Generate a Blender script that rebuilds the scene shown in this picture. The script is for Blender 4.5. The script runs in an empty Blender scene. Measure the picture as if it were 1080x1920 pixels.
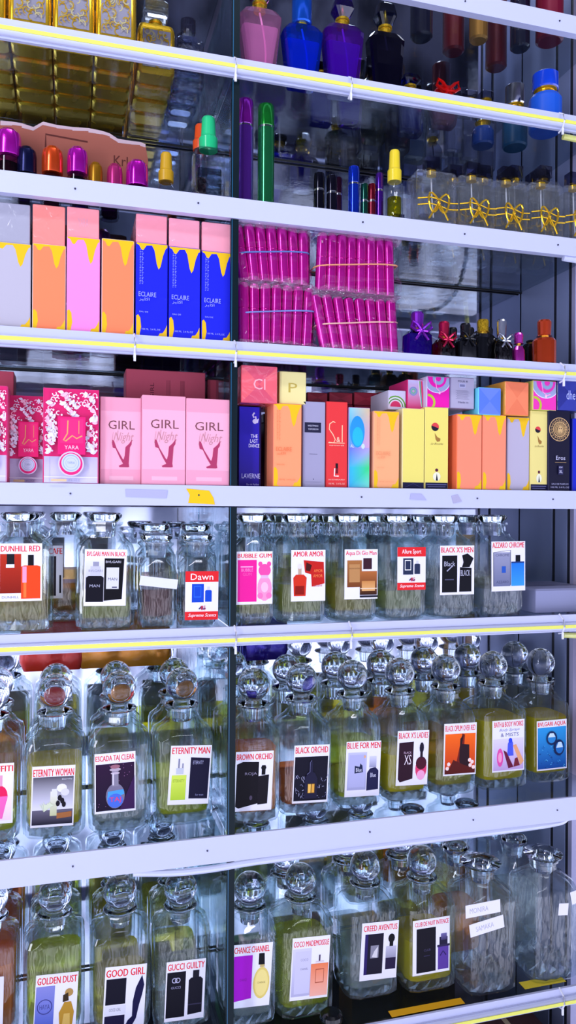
import bpy, math, random
from mathutils import Matrix, Vector
PI = math.pi
rnd = random.Random(7)
S = bpy.context.scene
COL = S.collection

# ------------------------------------------------------------------ camera
FPX = 1441.0
YAW, PITCH, ROLL = 0.2773, -0.0014, 0.0063
CD = 1.02                                   # distance from the lens to the front plane of the shelves
w_ = Vector((math.sin(YAW)*math.cos(PITCH), math.cos(YAW)*math.cos(PITCH), math.sin(PITCH)))
r0_ = Vector((math.cos(YAW), -math.sin(YAW), 0)); u0_ = r0_.cross(w_)
RA = r0_*math.cos(ROLL) + u0_*math.sin(ROLL)
UA = -r0_*math.sin(ROLL) + u0_*math.cos(ROLL)
cam_d = bpy.data.cameras.new('camera'); cam = bpy.data.objects.new('camera', cam_d); COL.objects.link(cam)
cam_d.sensor_fit = 'HORIZONTAL'; cam_d.sensor_width = 36.0; cam_d.lens = 36.0*FPX/1080
cam_d.clip_start = 0.05
cam.matrix_world = Matrix(((RA.x, UA.x, -w_.x, 0), (RA.y, UA.y, -w_.y, -CD), (RA.z, UA.z, -w_.z, 0), (0, 0, 0, 1)))
S.camera = cam

# ------------------------------------------------------------------ view, world, lamps
S.view_settings.view_transform = 'Standard'; S.view_settings.look = 'None'
S.view_settings.exposure = 0.0; S.view_settings.gamma = 1.0
S.cycles.max_bounces = 14; S.cycles.diffuse_bounces = 2; S.cycles.glossy_bounces = 4
S.cycles.transmission_bounces = 10; S.cycles.transparent_max_bounces = 40
S.cycles.caustics_reflective = False; S.cycles.caustics_refractive = False
S.cycles.sample_clamp_indirect = 4.0

W = bpy.data.worlds.new('shop'); S.world = W; W.use_nodes = True
nt = W.node_tree; N = nt.nodes; L = nt.links
N.clear()
out = N.new('ShaderNodeOutputWorld'); bg = N.new('ShaderNodeBackground'); L.new(bg.outputs[0], out.inputs[0])
tc = N.new('ShaderNodeTexCoord'); sx = N.new('ShaderNodeSeparateXYZ'); L.new(tc.outputs['Generated'], sx.inputs[0])
ramp = N.new('ShaderNodeValToRGB')
mr = N.new('ShaderNodeMapRange'); mr.inputs[1].default_value = -1; mr.inputs[2].default_value = 1
L.new(sx.outputs['Z'], mr.inputs[0]); L.new(mr.outputs[0], ramp.inputs[0])
e = ramp.color_ramp.elements
e[0].position = 0.0; e[0].color = (0.35, 0.38, 0.55, 1)
e[1].position = 1.0; e[1].color = (0.10, 0.10, 0.16, 1)
for p, c in ((0.245, (0.65, 0.67, 0.9)), (0.30, (1.5, 1.54, 1.98)), (0.455, (1.45, 1.5, 1.95)), (0.50, (0.50, 0.53, 0.78)), (0.55, (0.20, 0.21, 0.34)), (0.62, (0.07, 0.08, 0.14)), (0.72, (0.015, 0.015, 0.03))):
    k = ramp.color_ramp.elements.new(p); k.color = (*c, 1)
# blurred patches: other shelves and lit goods of the shop all around
mp = N.new('ShaderNodeMapping'); mp.inputs['Scale'].default_value = (7, 7, 2.2); L.new(tc.outputs['Generated'], mp.inputs[0])
nz = N.new('ShaderNodeTexNoise'); nz.inputs['Scale'].default_value = 3.2; nz.inputs['Detail'].default_value = 3; L.new(mp.outputs[0], nz.inputs[0])
r2 = N.new('ShaderNodeValToRGB'); L.new(nz.outputs[0], r2.inputs[0])
r2.color_ramp.elements[0].position = 0.40; r2.color_ramp.elements[0].color = (0.32, 0.34, 0.40, 1)
r2.color_ramp.elements[1].position = 0.60; r2.color_ramp.elements[1].color = (2.2, 2.2, 2.2, 1)
mx = N.new('ShaderNodeMix'); mx.data_type = 'RGBA'; mx.blend_type = 'MULTIPLY'; mx.inputs[0].default_value = 1
L.new(ramp.outputs[0], mx.inputs[6]); L.new(r2.outputs[0], mx.inputs[7]); L.new(mx.outputs[2], bg.inputs[0])
bg.inputs[1].default_value = 1.0

def area(name, loc, target, sx_, sy_, power, col=(0.84, 0.86, 1.0)):
    d = bpy.data.lights.new(name, 'AREA'); d.shape = 'RECTANGLE'; d.size = sx_; d.size_y = sy_; d.energy = power; d.color = col
    o = bpy.data.objects.new(name, d); COL.objects.link(o); o.location = loc
    o.rotation_euler = (Vector(target)-Vector(loc)).to_track_quat('-Z', 'Y').to_euler()
    return o
area('ceiling_tube_light', (0.3, -1.75, 3.0), (0.3, 0.05, 0.1), 2.6, 0.25, 30)
area('ceiling_tube_light', (0.2, -2.1, 3.5), (0.3, 0.05, -0.3), 3.0, 0.5, 34)
area('added_highlight_light', (-1.3, -1.45, 0.45), (0.35, 0.05, 0.0), 0.22, 2.2, 26)  # strip lamp added out of view at left to give vertical highlights

# ------------------------------------------------------------------ measuring helpers
def xat(px, Y, z):
    t = (px-540)/FPX; d = Y+CD
    return -(d*(RA.y-t*w_.y)+z*(RA.z-t*w_.z))/(RA.x-t*w_.x)
def zat(py, x, Y):
    s = (960-py)/FPX; d = Y+CD
    return -(x*(UA.x-s*w_.x)+d*(UA.y-s*w_.y))/(UA.z-s*w_.z)

# ------------------------------------------------------------------ materials
def lin(c):
    if isinstance(c, str):
        c = c.lstrip('#'); c = [int(c[i:i+2], 16)/255 for i in (0, 2, 4)]
        return tuple(((v+.055)/1.055)**2.4 if v > .04045 else v/12.92 for v in c)
    return tuple(c)
_M = {}
def mat(name, c='#ffffff', rough=.4, metal=0., coat=0., bump=0., bscale=60., spec=.5, attr=False, emit=0):
    key = (name, str(c), rough, metal, coat, bump)
    if key in _M: return _M[key]
    m = bpy.data.materials.new(name); m.use_nodes = True
    t = m.node_tree; b = t.nodes['Principled BSDF']
    b.inputs['Base Color'].default_value = (*lin(c), 1)
    b.inputs['Roughness'].default_value = rough; b.inputs['Metallic'].default_value = metal
    b.inputs['Coat Weight'].default_value = coat; b.inputs['Coat Roughness'].default_value = .08
    b.inputs['Specular IOR Level'].default_value = spec
    tcn = t.nodes.new('ShaderNodeTexCoord')
    if attr:
        a = t.nodes.new('ShaderNodeAttribute'); a.attribute_name = 'Col'; t.links.new(a.outputs['Color'], b.inputs['Base Color'])
    if not attr and not bump:            # faint wear in the gloss
        n = t.nodes.new('ShaderNodeTexNoise'); n.inputs['Scale'].default_value = 35; t.links.new(tcn.outputs['Object'], n.inputs[0])
        mrn = t.nodes.new('ShaderNodeMapRange'); mrn.inputs[3].default_value = max(0, rough-.05); mrn.inputs[4].default_value = rough+.05
        t.links.new(n.outputs[0], mrn.inputs[0]); t.links.new(mrn.outputs[0], b.inputs['Roughness'])
    if bump:
        n = t.nodes.new('ShaderNodeTexNoise'); n.inputs['Scale'].default_value = bscale; n.inputs['Detail'].default_value = 3
        n.inputs['Distortion'].default_value = 1.2
        t.links.new(tcn.outputs['Object'], n.inputs[0])
        bu = t.nodes.new('ShaderNodeBump'); bu.inputs['Strength'].default_value = bump; bu.inputs['Distance'].default_value = .004
        t.links.new(n.outputs[0], bu.inputs['Height']); t.links.new(bu.outputs[0], b.inputs['Coat Normal'] if coat else b.inputs['Normal'])
    _M[key] = m; return m
def clear(name, c=(.93, .96, .97), edge=(.45, .55, .6), ior=1.5, bump=0., bscale=40., rough=.02, gl=1.0, haze=0., hc=(.8, .86, .95)):
    """thin clear glass or film: lets light straight through, mirrors by Fresnel, greener where seen edge-on"""
    key = (name, str(c), str(edge), ior, bump, haze)
    if key in _M: return _M[key]
    m = bpy.data.materials.new(name); m.use_nodes = True; t = m.node_tree; t.nodes.clear()
    o = t.nodes.new('ShaderNodeOutputMaterial'); mxs = t.nodes.new('ShaderNodeMixShader'); t.links.new(mxs.outputs[0], o.inputs[0])
    tr = t.nodes.new('ShaderNodeBsdfTransparent'); g = t.nodes.new('ShaderNodeBsdfGlossy'); g.inputs['Roughness'].default_value = rough
    g.inputs['Color'].default_value = (gl, gl, gl, 1)
    f = t.nodes.new('ShaderNodeFresnel'); f.inputs[0].default_value = ior
    ge = t.nodes.new('ShaderNodeNewGeometry'); fm = t.nodes.new('ShaderNodeMapRange')   # same reflectance from both sides of the thin wall
    fm.inputs[3].default_value = ior; fm.inputs[4].default_value = 1/ior
    t.links.new(ge.outputs['Backfacing'], fm.inputs[0]); t.links.new(fm.outputs[0], f.inputs[0])
    lw = t.nodes.new('ShaderNodeLayerWeight'); lw.inputs[0].default_value = .3
    mc = t.nodes.new('ShaderNodeMix'); mc.data_type = 'RGBA'
    mc.inputs[6].default_value = (*lin(c), 1); mc.inputs[7].default_value = (*lin(edge), 1)
    t.links.new(lw.outputs['Facing'], mc.inputs[0]); t.links.new(mc.outputs[2], tr.inputs[0])
    src = tr.outputs[0]
    if haze:                                # diffuse share added so glass and liquid look milky and brighter
        df = t.nodes.new('ShaderNodeBsdfDiffuse'); df.inputs[0].default_value = (*lin(hc), 1)
        tl = t.nodes.new('ShaderNodeBsdfTranslucent'); tl.inputs[0].default_value = (*lin(hc), 1)
        m1 = t.nodes.new('ShaderNodeMixShader'); m1.inputs[0].default_value = .5; t.links.new(df.outputs[0], m1.inputs[1]); t.links.new(tl.outputs[0], m1.inputs[2])
        m2 = t.nodes.new('ShaderNodeMixShader'); m2.inputs[0].default_value = haze; t.links.new(tr.outputs[0], m2.inputs[1]); t.links.new(m1.outputs[0], m2.inputs[2]); src = m2.outputs[0]
    t.links.new(f.outputs[0], mxs.inputs[0]); t.links.new(src, mxs.inputs[1]); t.links.new(g.outputs[0], mxs.inputs[2])
    if bump:
        tcn = t.nodes.new('ShaderNodeTexCoord'); n = t.nodes.new('ShaderNodeTexNoise'); n.inputs['Scale'].default_value = bscale; n.inputs['Detail'].default_value = 2
        t.links.new(tcn.outputs['Object'], n.inputs[0]); bu = t.nodes.new('ShaderNodeBump'); bu.inputs['Strength'].default_value = bump; bu.inputs['Distance'].default_value = .004
        t.links.new(n.outputs[0], bu.inputs['Height']); t.links.new(bu.outputs[0], g.inputs['Normal']); t.links.new(bu.outputs[0], f.inputs['Normal'])
    _M[key] = m; return m
def solid(name, c=(.95, .97, 1), ior=1.45, rough=0., thru=.0):
    """solid refracting glass"""
    key = (name, str(c), ior, thru)
    if key in _M: return _M[key]
    m = bpy.data.materials.new(name); m.use_nodes = True; t = m.node_tree; t.nodes.clear()
    o = t.nodes.new('ShaderNodeOutputMaterial'); g = t.nodes.new('ShaderNodeBsdfGlass')
    g.inputs['Color'].default_value = (*lin(c), 1); g.inputs['IOR'].default_value = ior; g.inputs['Roughness'].default_value = rough
    if thru:
        mxs = t.nodes.new('ShaderNodeMixShader'); mxs.inputs[0].default_value = thru
        tr = t.nodes.new('ShaderNodeBsdfTransparent'); tr.inputs[0].default_value = (*lin(c), 1)
        t.links.new(g.outputs[0], mxs.inputs[1]); t.links.new(tr.outputs[0], mxs.inputs[2]); t.links.new(mxs.outputs[0], o.inputs[0])
    else: t.links.new(g.outputs[0], o.inputs[0])
    _M[key] = m; return m

PAPER = mat('printed_paper', rough=.5, attr=True, spec=.15)
CARTON = mat('printed_carton', rough=.45, attr=True, spec=.2)
WRAPPED = mat('cellophane_wrapped_carton', rough=.45, attr=True, coat=.35, bump=.5, bscale=26, spec=.2)
WHITE = mat('white_aluminium', '#c9cdec', .35)
GLASS = clear('bottle_glass', (.985, .995, .995), (.70, .82, .86), bump=.35, bscale=26, haze=.022, hc='#e6eefc')
INNER = clear('inner_wall', (1, 1, 1), (.80, .88, .90), ior=1.25)
CRYSTAL = solid('crystal', (.96, .98, 1.0), 1.46)
CUT = solid('cut_crystal', (.96, .99, 1.0), 1.46, thru=.35)
GOLD = mat('gold', '#f6c630', .26, .8)
GOLDS = mat('gold_satin', '#e6b93c', .32, .9)
SILVER = mat('silver', '#dfe2ea', .15, 1.0)
BLACK = mat('black_gloss', '#0b0b10', .15)
FILM = clear('clear_film', (1, 1, 1), (.93, .9, .96), ior=1.25, bump=.6, bscale=45, rough=.06)
def tint(n, c, e_=None, **k): return clear(n, c, e_ or tuple(v*.45 for v in lin(c)), **k)

# ------------------------------------------------------------------ mesh helpers
_T = {}
def text_mesh(s):
    if s in _T: return _T[s]
    cu = bpy.data.curves.new('t', 'FONT'); cu.body = s; cu.size = 1; cu.resolution_u = 2
    ob = bpy.data.objects.new('t', cu); COL.objects.link(ob)
    dg = bpy.context.evaluated_depsgraph_get(); me = bpy.data.meshes.new_from_object(ob.evaluated_get(dg))
    vs = [(v.co.x, v.co.y) for v in me.vertices]; fs = [tuple(p.vertices) for p in me.polygons]
    bpy.data.objects.remove(ob); bpy.data.curves.remove(cu); bpy.data.meshes.remove(me)
    if not vs: vs = [(0, 0), (1, 0), (1, 1)]; fs = []
    x0 = min(v[0] for v in vs); x1 = max(v[0] for v in vs); y0 = min(v[1] for v in vs); y1 = max(v[1] for v in vs)
    _T[s] = ([((a-x0)/(x1-x0+1e-9), (b-y0)/(y1-y0+1e-9)) for a, b in vs], fs); return _T[s]

class MB:
    def __init__(s): s.v = []; s.f = []; s.c = []; s.m = []
    def add(s, vs, fs, c=(1, 1, 1), m=0):
        k = len(s.v); s.v += [tuple(v) for v in vs]
        c = lin(c) if not isinstance(c, list) else c
        for f in fs:
            s.f.append(tuple(k+i for i in f)); s.c.append(c); s.m.append(m)
        return s
    def box(s, x0, x1, y0, y1, z0, z1, c=(1, 1, 1), m=0):
        v = [(x, y, z) for z in (z0, z1) for y in (y0, y1) for x in (x0, x1)]
        return s.add(v, [(0, 2, 3, 1), (4, 5, 7, 6), (0, 1, 5, 4), (2, 6, 7, 3), (0, 4, 6, 2), (1, 3, 7, 5)], c, m)
    def loft(s, rings, seg=3, c=(1, 1, 1), m=0, caps=(1, 1), flip=False, cx=0, cy=0):
        """rings: (width, depth, corner radius, z[, dx, dy])"""
        n = 4*(seg+1); vs = []; fs = []
        for R in rings:
            w, d, r, z = R[:4]; ox, oy = (R[4], R[5]) if len(R) > 4 else (0, 0)
            r = min(r, w/2, d/2)
            for q, (sx_, sy_) in enumerate(((1, 1), (-1, 1), (-1, -1), (1, -1))):
                for j in range(seg+1):
                    a = q*PI/2+j*PI/2/seg if seg else q*PI/2+PI/4
                    vs.append((cx+ox+sx_*(w/2-r)+r*math.cos(a), cy+oy+sy_*(d/2-r)+r*math.sin(a), z))
        for i in range(len(rings)-1):
            for j in range(n):
                a, b = i*n+j, i*n+(j+1) % n
                f = (a, b, b+n, a+n); fs.append(f[::-1] if flip else f)
        if caps[0]: f = tuple(range(n)); fs.append(f if flip else f[::-1])
        if caps[1]: f = tuple(range((len(rings)-1)*n, len(rings)*n)); fs.append(f[::-1] if flip else f)
        return s.add(vs, fs, c, m)
    def lathe(s, prof, n=20, c=(1, 1, 1), m=0, cx=0, cy=0, caps=(1, 1)):
        vs = []; fs = []
        for r, z in prof: vs += [(cx+r*math.cos(2*PI*j/n), cy+r*math.sin(2*PI*j/n), z) for j in range(n)]
        for i in range(len(prof)-1):
            for j in range(n): a, b = i*n+j, i*n+(j+1) % n; fs.append((a, b, b+n, a+n))
        if caps[0]: fs.append(tuple(range(n))[::-1])
        if caps[1]: fs.append(tuple(range((len(prof)-1)*n, len(prof)*n)))
        return s.add(vs, fs, c, m)
    def ball(s, cx, cy, cz, r, n=20, c=(1, 1, 1), m=0, sz=1.):
        k = n//2
        return s.lathe([(r*math.sin(PI*(i+.02)/(k+.04)), cz-sz*r*math.cos(PI*(i+.02)/(k+.04))) for i in range(k+1)], n, c, m, cx, cy)
    def tube(s, path, r, n=8, c=(1, 1, 1), m=0, closed=False):
        P = [Vector(p) for p in path]; vs = []; fs = []; K = len(P)
        for i, p in enumerate(P):
            t = (P[(i+1) % K]-P[i-1]) if closed else (P[min(i+1, K-1)]-P[max(i-1, 0)])
            t.normalize(); a = t.cross(Vector((0, .3, 1)));
            if a.length < 1e-3: a = t.cross(Vector((1, 0, 0)))
            a.normalize(); b = t.cross(a)
            vs += [tuple(p+a*r*math.cos(2*PI*j/n)+b*r*math.sin(2*PI*j/n)) for j in range(n)]
        for i in range(K if closed else K-1):
            for j in range(n):
                a, b = i*n+j, i*n+(j+1) % n; a2, b2 = ((i+1) % K)*n+j, ((i+1) % K)*n+(j+1) % n
                fs.append((a, b, b2, a2))
        if not closed: fs += [tuple(range(n))[::-1], tuple(range((K-1)*n, K*n))]
        return s.add(vs, fs, c, m)
    def prism(s, pts, y0, y1, c=(1, 1, 1), m=0):
        """outline in x,z pushed from y0 to y1"""
        n = len(pts); vs = [(x, y0, z) for x, z in pts]+[(x, y1, z) for x, z in pts]
        fs = [tuple(range(n)), tuple(range(n, 2*n))[::-1]]+[(i, n+i, n+(i+1) % n, (i+1) % n) for i in range(n)]
        return s.add(vs, fs, c, m)
    def build(s, name, mats, parent=None, loc=None, smooth=30, rot=None):
        me = bpy.data.meshes.new(name); me.from_pydata(s.v, [], s.f)
        if not isinstance(mats, (list, tuple)): mats = [mats]
        for q in mats: me.materials.append(q)
        me.polygons.foreach_set('material_index', s.m)
        at = me.color_attributes.new('Col', 'FLOAT_COLOR', 'CORNER'); buf = []
        for f, c in zip(s.f, s.c):
            if isinstance(c, list):
                for q in c: buf += [*lin(q), 1]
            else: buf += [*c, 1]*len(f)
        at.data.foreach_set('color', buf)
        if smooth:
            me.polygons.foreach_set('use_smooth', [True]*len(me.polygons)); me.set_sharp_from_angle(angle=math.radians(smooth))
        me.update()
        o = bpy.data.objects.new(name, me); COL.objects.link(o)
        if parent: o.parent = parent
        if loc: o.location = loc
        if rot: o.rotation_euler = rot
        return o

RED = '#e8262c'
class Art:
    """flat printed artwork in 0..1 units of a card w x h, facing -y"""
    def __init__(s, w, h, mb=None, x0=0, y0=0, z0=0, step=.00004):
        s.w, s.h, s.x0, s.y0, s.z0, s.k, s.step = w, h, x0, y0, z0, 1, step; s.mb = mb or MB()
    def put(s, pts, faces, c):
        s.k += 1; y = s.y0-s.k*s.step
        s.mb.add([(s.x0+u*s.w, y, s.z0+v*s.h) for u, v in pts], faces, c); return s
    def poly(s, pts, c): return s.put(pts, [tuple(range(len(pts)))], c)
    def rect(s, u0, v0, u1, v1, c): return s.poly([(u0, v0), (u1, v0), (u1, v1), (u0, v1)], c)
    def grad(s, u0, v0, u1, v1, cb, ct): return s.put([(u0, v0), (u1, v0), (u1, v1), (u0, v1)], [(0, 1, 2, 3)], [cb, cb, ct, ct])
    def ell(s, u, v, ru, rv, c, n=18, a0=0., a1=2*PI):
        return s.poly([(u+ru*math.cos(a0+(a1-a0)*i/n), v+rv*math.sin(a0+(a1-a0)*i/n)) for i in range(n if a1-a0 > 6.2 else n+1)], c)
    def ring(s, u, v, ru, rv, t, c, n=24, a0=0., a1=2*PI):
        pts = []; fs = []
        for i in range(n+1):
            a = a0+(a1-a0)*i/n; pts += [(u+ru*math.cos(a), v+rv*math.sin(a)), (u+ru*(1-t)*math.cos(a), v+rv*(1-t)*math.sin(a))]
        for i in range(n): fs.append((2*i, 2*i+1, 2*i+3, 2*i+2)[::-1])
        return s.put(pts, fs, c)
    def line(s, pts, t, c):
        q = []; fs = []; asp = s.h/s.w
        for i, (u, v) in enumerate(pts):
            a = pts[max(i-1, 0)]; b = pts[min(i+1, len(pts)-1)]
            dx, dy = (b[0]-a[0]), (b[1]-a[1])*asp; l = math.hypot(dx, dy) or 1; nx, ny = -dy/l*t, dx/l*t/asp
            q += [(u+nx, v+ny), (u-nx, v-ny)]
        for i in range(len(pts)-1): fs.append((2*i, 2*i+1, 2*i+3, 2*i+2))
        return s.put(q, fs, c)
    def text(s, t, u0, v0, u1, v1, c, slant=0.):
        vs, fs = text_mesh(t)
        if c == RED:                         # bold: struck twice, a hair apart
            k = .05*(u1-u0)/max(len(t), 4); s.put([(u0+k+(a+slant*b)*(u1-u0), v0+b*(v1-v0)) for a, b in vs], fs, c)
            s.put([(u0-k+(a+slant*b)*(u1-u0), v0+b*(v1-v0)) for a, b in vs], fs, c)
        return s.put([(u0+(a+slant*b)*(u1-u0), v0+b*(v1-v0)) for a, b in vs], fs, c)

def tag(o, label=None, cat=None, group=None, kind=None):
    if label: o['label'] = label
    if cat: o['category'] = cat
    if group: o['group'] = group
    if kind: o['kind'] = kind
    return o
def empty(name, loc, label, cat, group=None, rz=0):
    o = bpy.data.objects.new(name, None); COL.objects.link(o); o.location = loc; o.rotation_euler = (0, 0, rz); o.empty_display_size = .02
    return tag(o, label, cat, group)
def copy_tree(o, loc, label, group=None, rz=None):
    c = o.copy(); COL.objects.link(c); c.location = loc
    if rz is not None: c.rotation_euler[2] = rz
    c['label'] = label
    if group: c['group'] = group
    for ch in list(o.children):
        d = ch.copy(); COL.objects.link(d); d.parent = c
        for g in list(ch.children):
            h = g.copy(); COL.objects.link(h); h.parent = d
    return c

# ------------------------------------------------------------------ setting
ZA = zat(30, xat(1080, 0, .77), 0)
ZS = dict(A=ZA, B=.612, C=.4228, D=.2289, E=.0334, F=-.1571, G=-.4395, H=-.7324)
YB = .262                                  # mirror behind the shelves
XL = -.42; XR = xat(1150, 0, 0); XP = xat(437.5, 0, 0)
tag(MB().box(XL-.02, XR+.03, YB, YB+.012, -1.0, 1.05).build('wall_back', mat('mirror', '#d8def0', .03, 1.0), smooth=0), kind='structure')
mb = MB()
mb.box(XR, XR+.012, .16, .26, -1.0, 1.05)
tag(mb.build('wall_right', mat('brushed_panel', '#8f9bc4', .35, .2), smooth=0), kind='structure')
tag(MB().box(XR, XR+.012, .118, .150, -1.0, 1.05).build('trim_1', mat('brushed_panel', '#8f9bc4', .35, .2), smooth=0), kind='structure')
tag(MB().box(XR, XR+.012, .098, .108, -1.0, 1.05).build('trim_2', mat('pale_post', '#aaa8cc', .4), smooth=0), kind='structure')
tag(MB().box(XR+.002, XR+.010, .108, .262, -1.0, 1.05).build('trim_3', mat('dark_gap', '#0c0c14', .5), smooth=0), kind='structure')
tag(MB().box(XL-.02, XR+.03, -.0, YB+.012, -1.02, -1.0).build('floor', mat('cabinet_deck', '#3d3340', .6), smooth=0), kind='structure')

SHG = clear('shelf_glass', (.965, .975, .985), (.62, .72, .78), bump=.05, haze=.005, ior=1.25, gl=.6)
EDGE = mat('glass_edge_dark', '#04181f', .4, spec=.2)
TUBE = mat('milky_tube', '#cfd4ee', .22, coat=.8)
YEL = mat('yellow_led_strip', '#efee62', .4)
names = dict(A='topmost shelf crossing only the upper right corner', B='shelf carrying the gold square flasks', C='shelf carrying the dome-capped vials and bow flasks',
    D='shelf carrying the drip-pattern cartons and magenta tubes', E='shelf carrying the pink legs cartons', F='shelf carrying the flat-stoppered decanters',
    G='upper shelf of ball-stoppered decanters', H='lowest shelf of decanters')
for k, z in ZS.items():
    led = k in 'BDFH'
    hf = {'A': .026, 'G': .034}.get(k, .026)
    t = empty('glass_shelf', (0, 0, z), ('white-edged glass shelf with yellow light strip, ' if led else 'white-edged plain glass shelf, ')+names[k], 'shelf', 'glass shelves')
    MB().box(XL, XP-.005, .004, YB-.003, -.007, -.001).build('glass_panel', SHG, t, smooth=0)
    MB().box(XP+.005, XR-.002, .004, YB-.003, -.007, -.001).build('glass_panel', SHG, t, smooth=0)
    MB().box(XL, XR-.002, YB-.007, YB-.004, -.010, -.0072).build('rear_edge_strip', mat('black_rear_edge', '#050508', .6), t, smooth=0)  # black strip added to draw the dark rear edge of the glass
    mb = MB()
    if led:
        mb.box(XL, XR+.2, 0, .004, -.011, 0); mb.box(XL, XR+.2, -.001, .004, -.026, -.0112)
    else:
        mb.box(XL, XR+.2, 0, .004, -hf, 0); mb.box(XL, XR+.2, 0, .012, -hf-.0015, -hf)
    mb.build('front_trim', WHITE, t, smooth=0)
    if led:
        MB().tube([(XL, -.0035, -.0178), (XR+.2, -.0035, -.0178)], .0062, 14).build('light_tube', TUBE, t)
        MB().box(XL, XR+.2, -.0103, -.0092, -.0194, -.0144).build('led_strip', YEL, t, smooth=0)
        for px in (440, 655, 1050) if k in 'BFH' else (252, 440, 1052):
            x = xat(px, 0, z)
            m2 = MB().tube([(x, .002, .001), (x, -.009, -.006), (x, -.0115, -.017), (x, -.006, -.027), (x, .003, -.029)], .0014, 6); m2.box(x-.0015, x+.0015, -.008, -.006, -.036, -.026)
            m2.build('cable_tie', mat('white_nylon', '#e8e8f4', .3), t)
    else:
        for px in (145, 385, 680, 885, 1048):
            x = xat(px+rnd.uniform(-15, 15), 0, z)
            MB().lathe([(.0012, 0), (.0012, .0012)], 8).build('screw', mat('dark_screw', '#4a4a5c', .4, .8), t, (x, 0, -hf*.5), rot=(PI/2, 0, 0))
# a loose light tube that sags under the fourth and sixth fronts
def loose_tube(name, pts, r, label, m=TUBE):
    mb = MB(); P = []
    for i in range(len(pts)-1):
        for j in range(8):
            P.append(tuple(pts[i][q]+(pts[i+1][q]-pts[i][q])*j/8 for q in range(3)))
    P.append(pts[-1])
    for _ in range(6): P = [P[0]]+[tuple((P[i-1][q]+2*P[i][q]+P[i+1][q])/4 for q in range(3)) for i in range(1, len(P)-1)]+[P[-1]]
    return tag(mb.tube(P, r, 10).build(name, m), label, 'light tube')
zG = ZS['G']-.036
loose_tube('light_tube', [(xat(250, 0, zG), .004, zG-.001), (xat(330, 0, zG), .002, zG-.007), (xat(400, 0, zG), .001, zG-.007), (xat(470, 0, zG), .001, zG-.004), (xat(700, 0, zG), .001, zG-.0035), (xat(1055, 0, zG), .001, zG-.0035), (xat(1090, 0, zG), .03, zG-.0035)], .0045, 'milky light tube slung under the upper ball-decanter shelf front')
def corner_tube(z, lab, yz):
    x = xat(1050, 0, z); m = TUBE if not yz else mat('yellow_milky_tube', '#dfe07e', .25, coat=.8)
    x += .05
    loose_tube('light_tube', [(x-.04, .006, z-.030), (x-.01, .004, z-.032), (x+.02, .008, z-.045), (x+.045, .02, z-.075), (x+.06, .03, z-.13), (x+.065, .035, z-.2)], .0045, lab, m)
corner_tube(ZS['C'], 'pale tube bending down at the right end below the gold-bow flasks', False)
corner_tube(ZS['B']-.002, 'yellowish tube bending down at right below the blue frosted bottle', True)
corner_tube(ZS['F']-.002, 'yellowish tube bending down at right end beside the ball decanters', True)
# upright glass divider
t = empty('glass_divider', (XP, 0, 0), 'upright glass divider with dark green front edge between left and right bays', 'divider')
ks = list('ABCDEFGH')
for i in range(8):
    z1 = ZS[ks[i]]-.0285 if i else ZS['A']-.028
    z1 = z1-(.009 if ks[i] == 'G' else 0)
    z0 = ZS[ks[i+1]]+.0005 if i < 7 else -.95
    MB().box(-.0045, .0045, .006, YB-.008, z0, z1).build('pane', clear('divider_glass', (.86, .94, .96), (.5, .65, .7), bump=.04, haze=.012), t, smooth=0)
    MB().box(-.0052, .0052, .0015, .006, z0, z1).build('front_edge', EDGE, t, smooth=0)
    MB().box(-.0042, -.0032, .0013, .0015, z0, z1).build('edge_highlight', mat('glass_edge_teal', '#1c5c80', .3), t, smooth=0)

# ------------------------------------------------------------------ cartons
def drip(a, c='#f3c21c'):
    a.poly([(0, 1), (0, .985), (.08, .975), (.15, .93), (.22, .925), (.32, .975), (.5, .98), (.58, .93), (.66, .78), (.72, .73), (.78, .76), (.86, .88), (.95, .96), (1, .97), (1, 1)], c)
    a.poly([(0, 0), (.20, 0), (.11, .02), (.16, .1), (.13, .2), (.06, .235), (0, .22)], c)
    a.poly([(.70, 0), (1, 0), (1, .14), (.94, .09), (.86, .05), (.76, .045)], c)
def eclaire(tc_, sub):
    def f(a):
        drip(a)
        for i in range(2):
            for j in range(22): a.rect(.10+.07*i, .56+j*.017, .10+.07*i+.03+.012*((j*7+i) % 3), .565+j*.017, tc_)
        a.text('ECLAIRE', .07, .425, .64, .475, tc_); a.text('\uFEAE\uFEF4\uFEE0\uFEDB\u0627', .09, .375, .42, .415, tc_)
        a.text('EAU DE', .10, .255, .38, .27, tc_); a.text('100 ML  3.4 FL.OZ', .18, .07, .78, .088, tc_)
    return f
def plain_drip(a): drip(a)
def girl(a):
    a.rect(0, .845, 1, 1, '#f2a0b8'); a.rect(0, 0, 1, .17, '#f3a3bb'); a.rect(.22, .045, .82, .09, '#f9b9cb')
    a.text('GIRL', .19, .635, .85, .735, '#7c4a52')
    a.text('Night', .30, .47, .78, .60, '#cf8f9a', slant=.15); a.line([(.28, .47), (.31, .60), (.40, .48), (.43, .62)], .006, '#b98088')
    a.poly([(.29, .51), (.33, .50), (.40, .41), (.55, .29), (.70, .24), (.715, .20), (.68, .195), (.47, .195), (.45, .21), (.56, .235), (.47, .31), (.37, .41), (.30, .42), (.285, .46)], '#b23a63')
    a.poly([(.78, .52), (.71, .47), (.62, .43), (.60, .33), (.57, .28), (.70, .235), (.715, .33), (.73, .43), (.77, .46)], '#b23a63')
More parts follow.
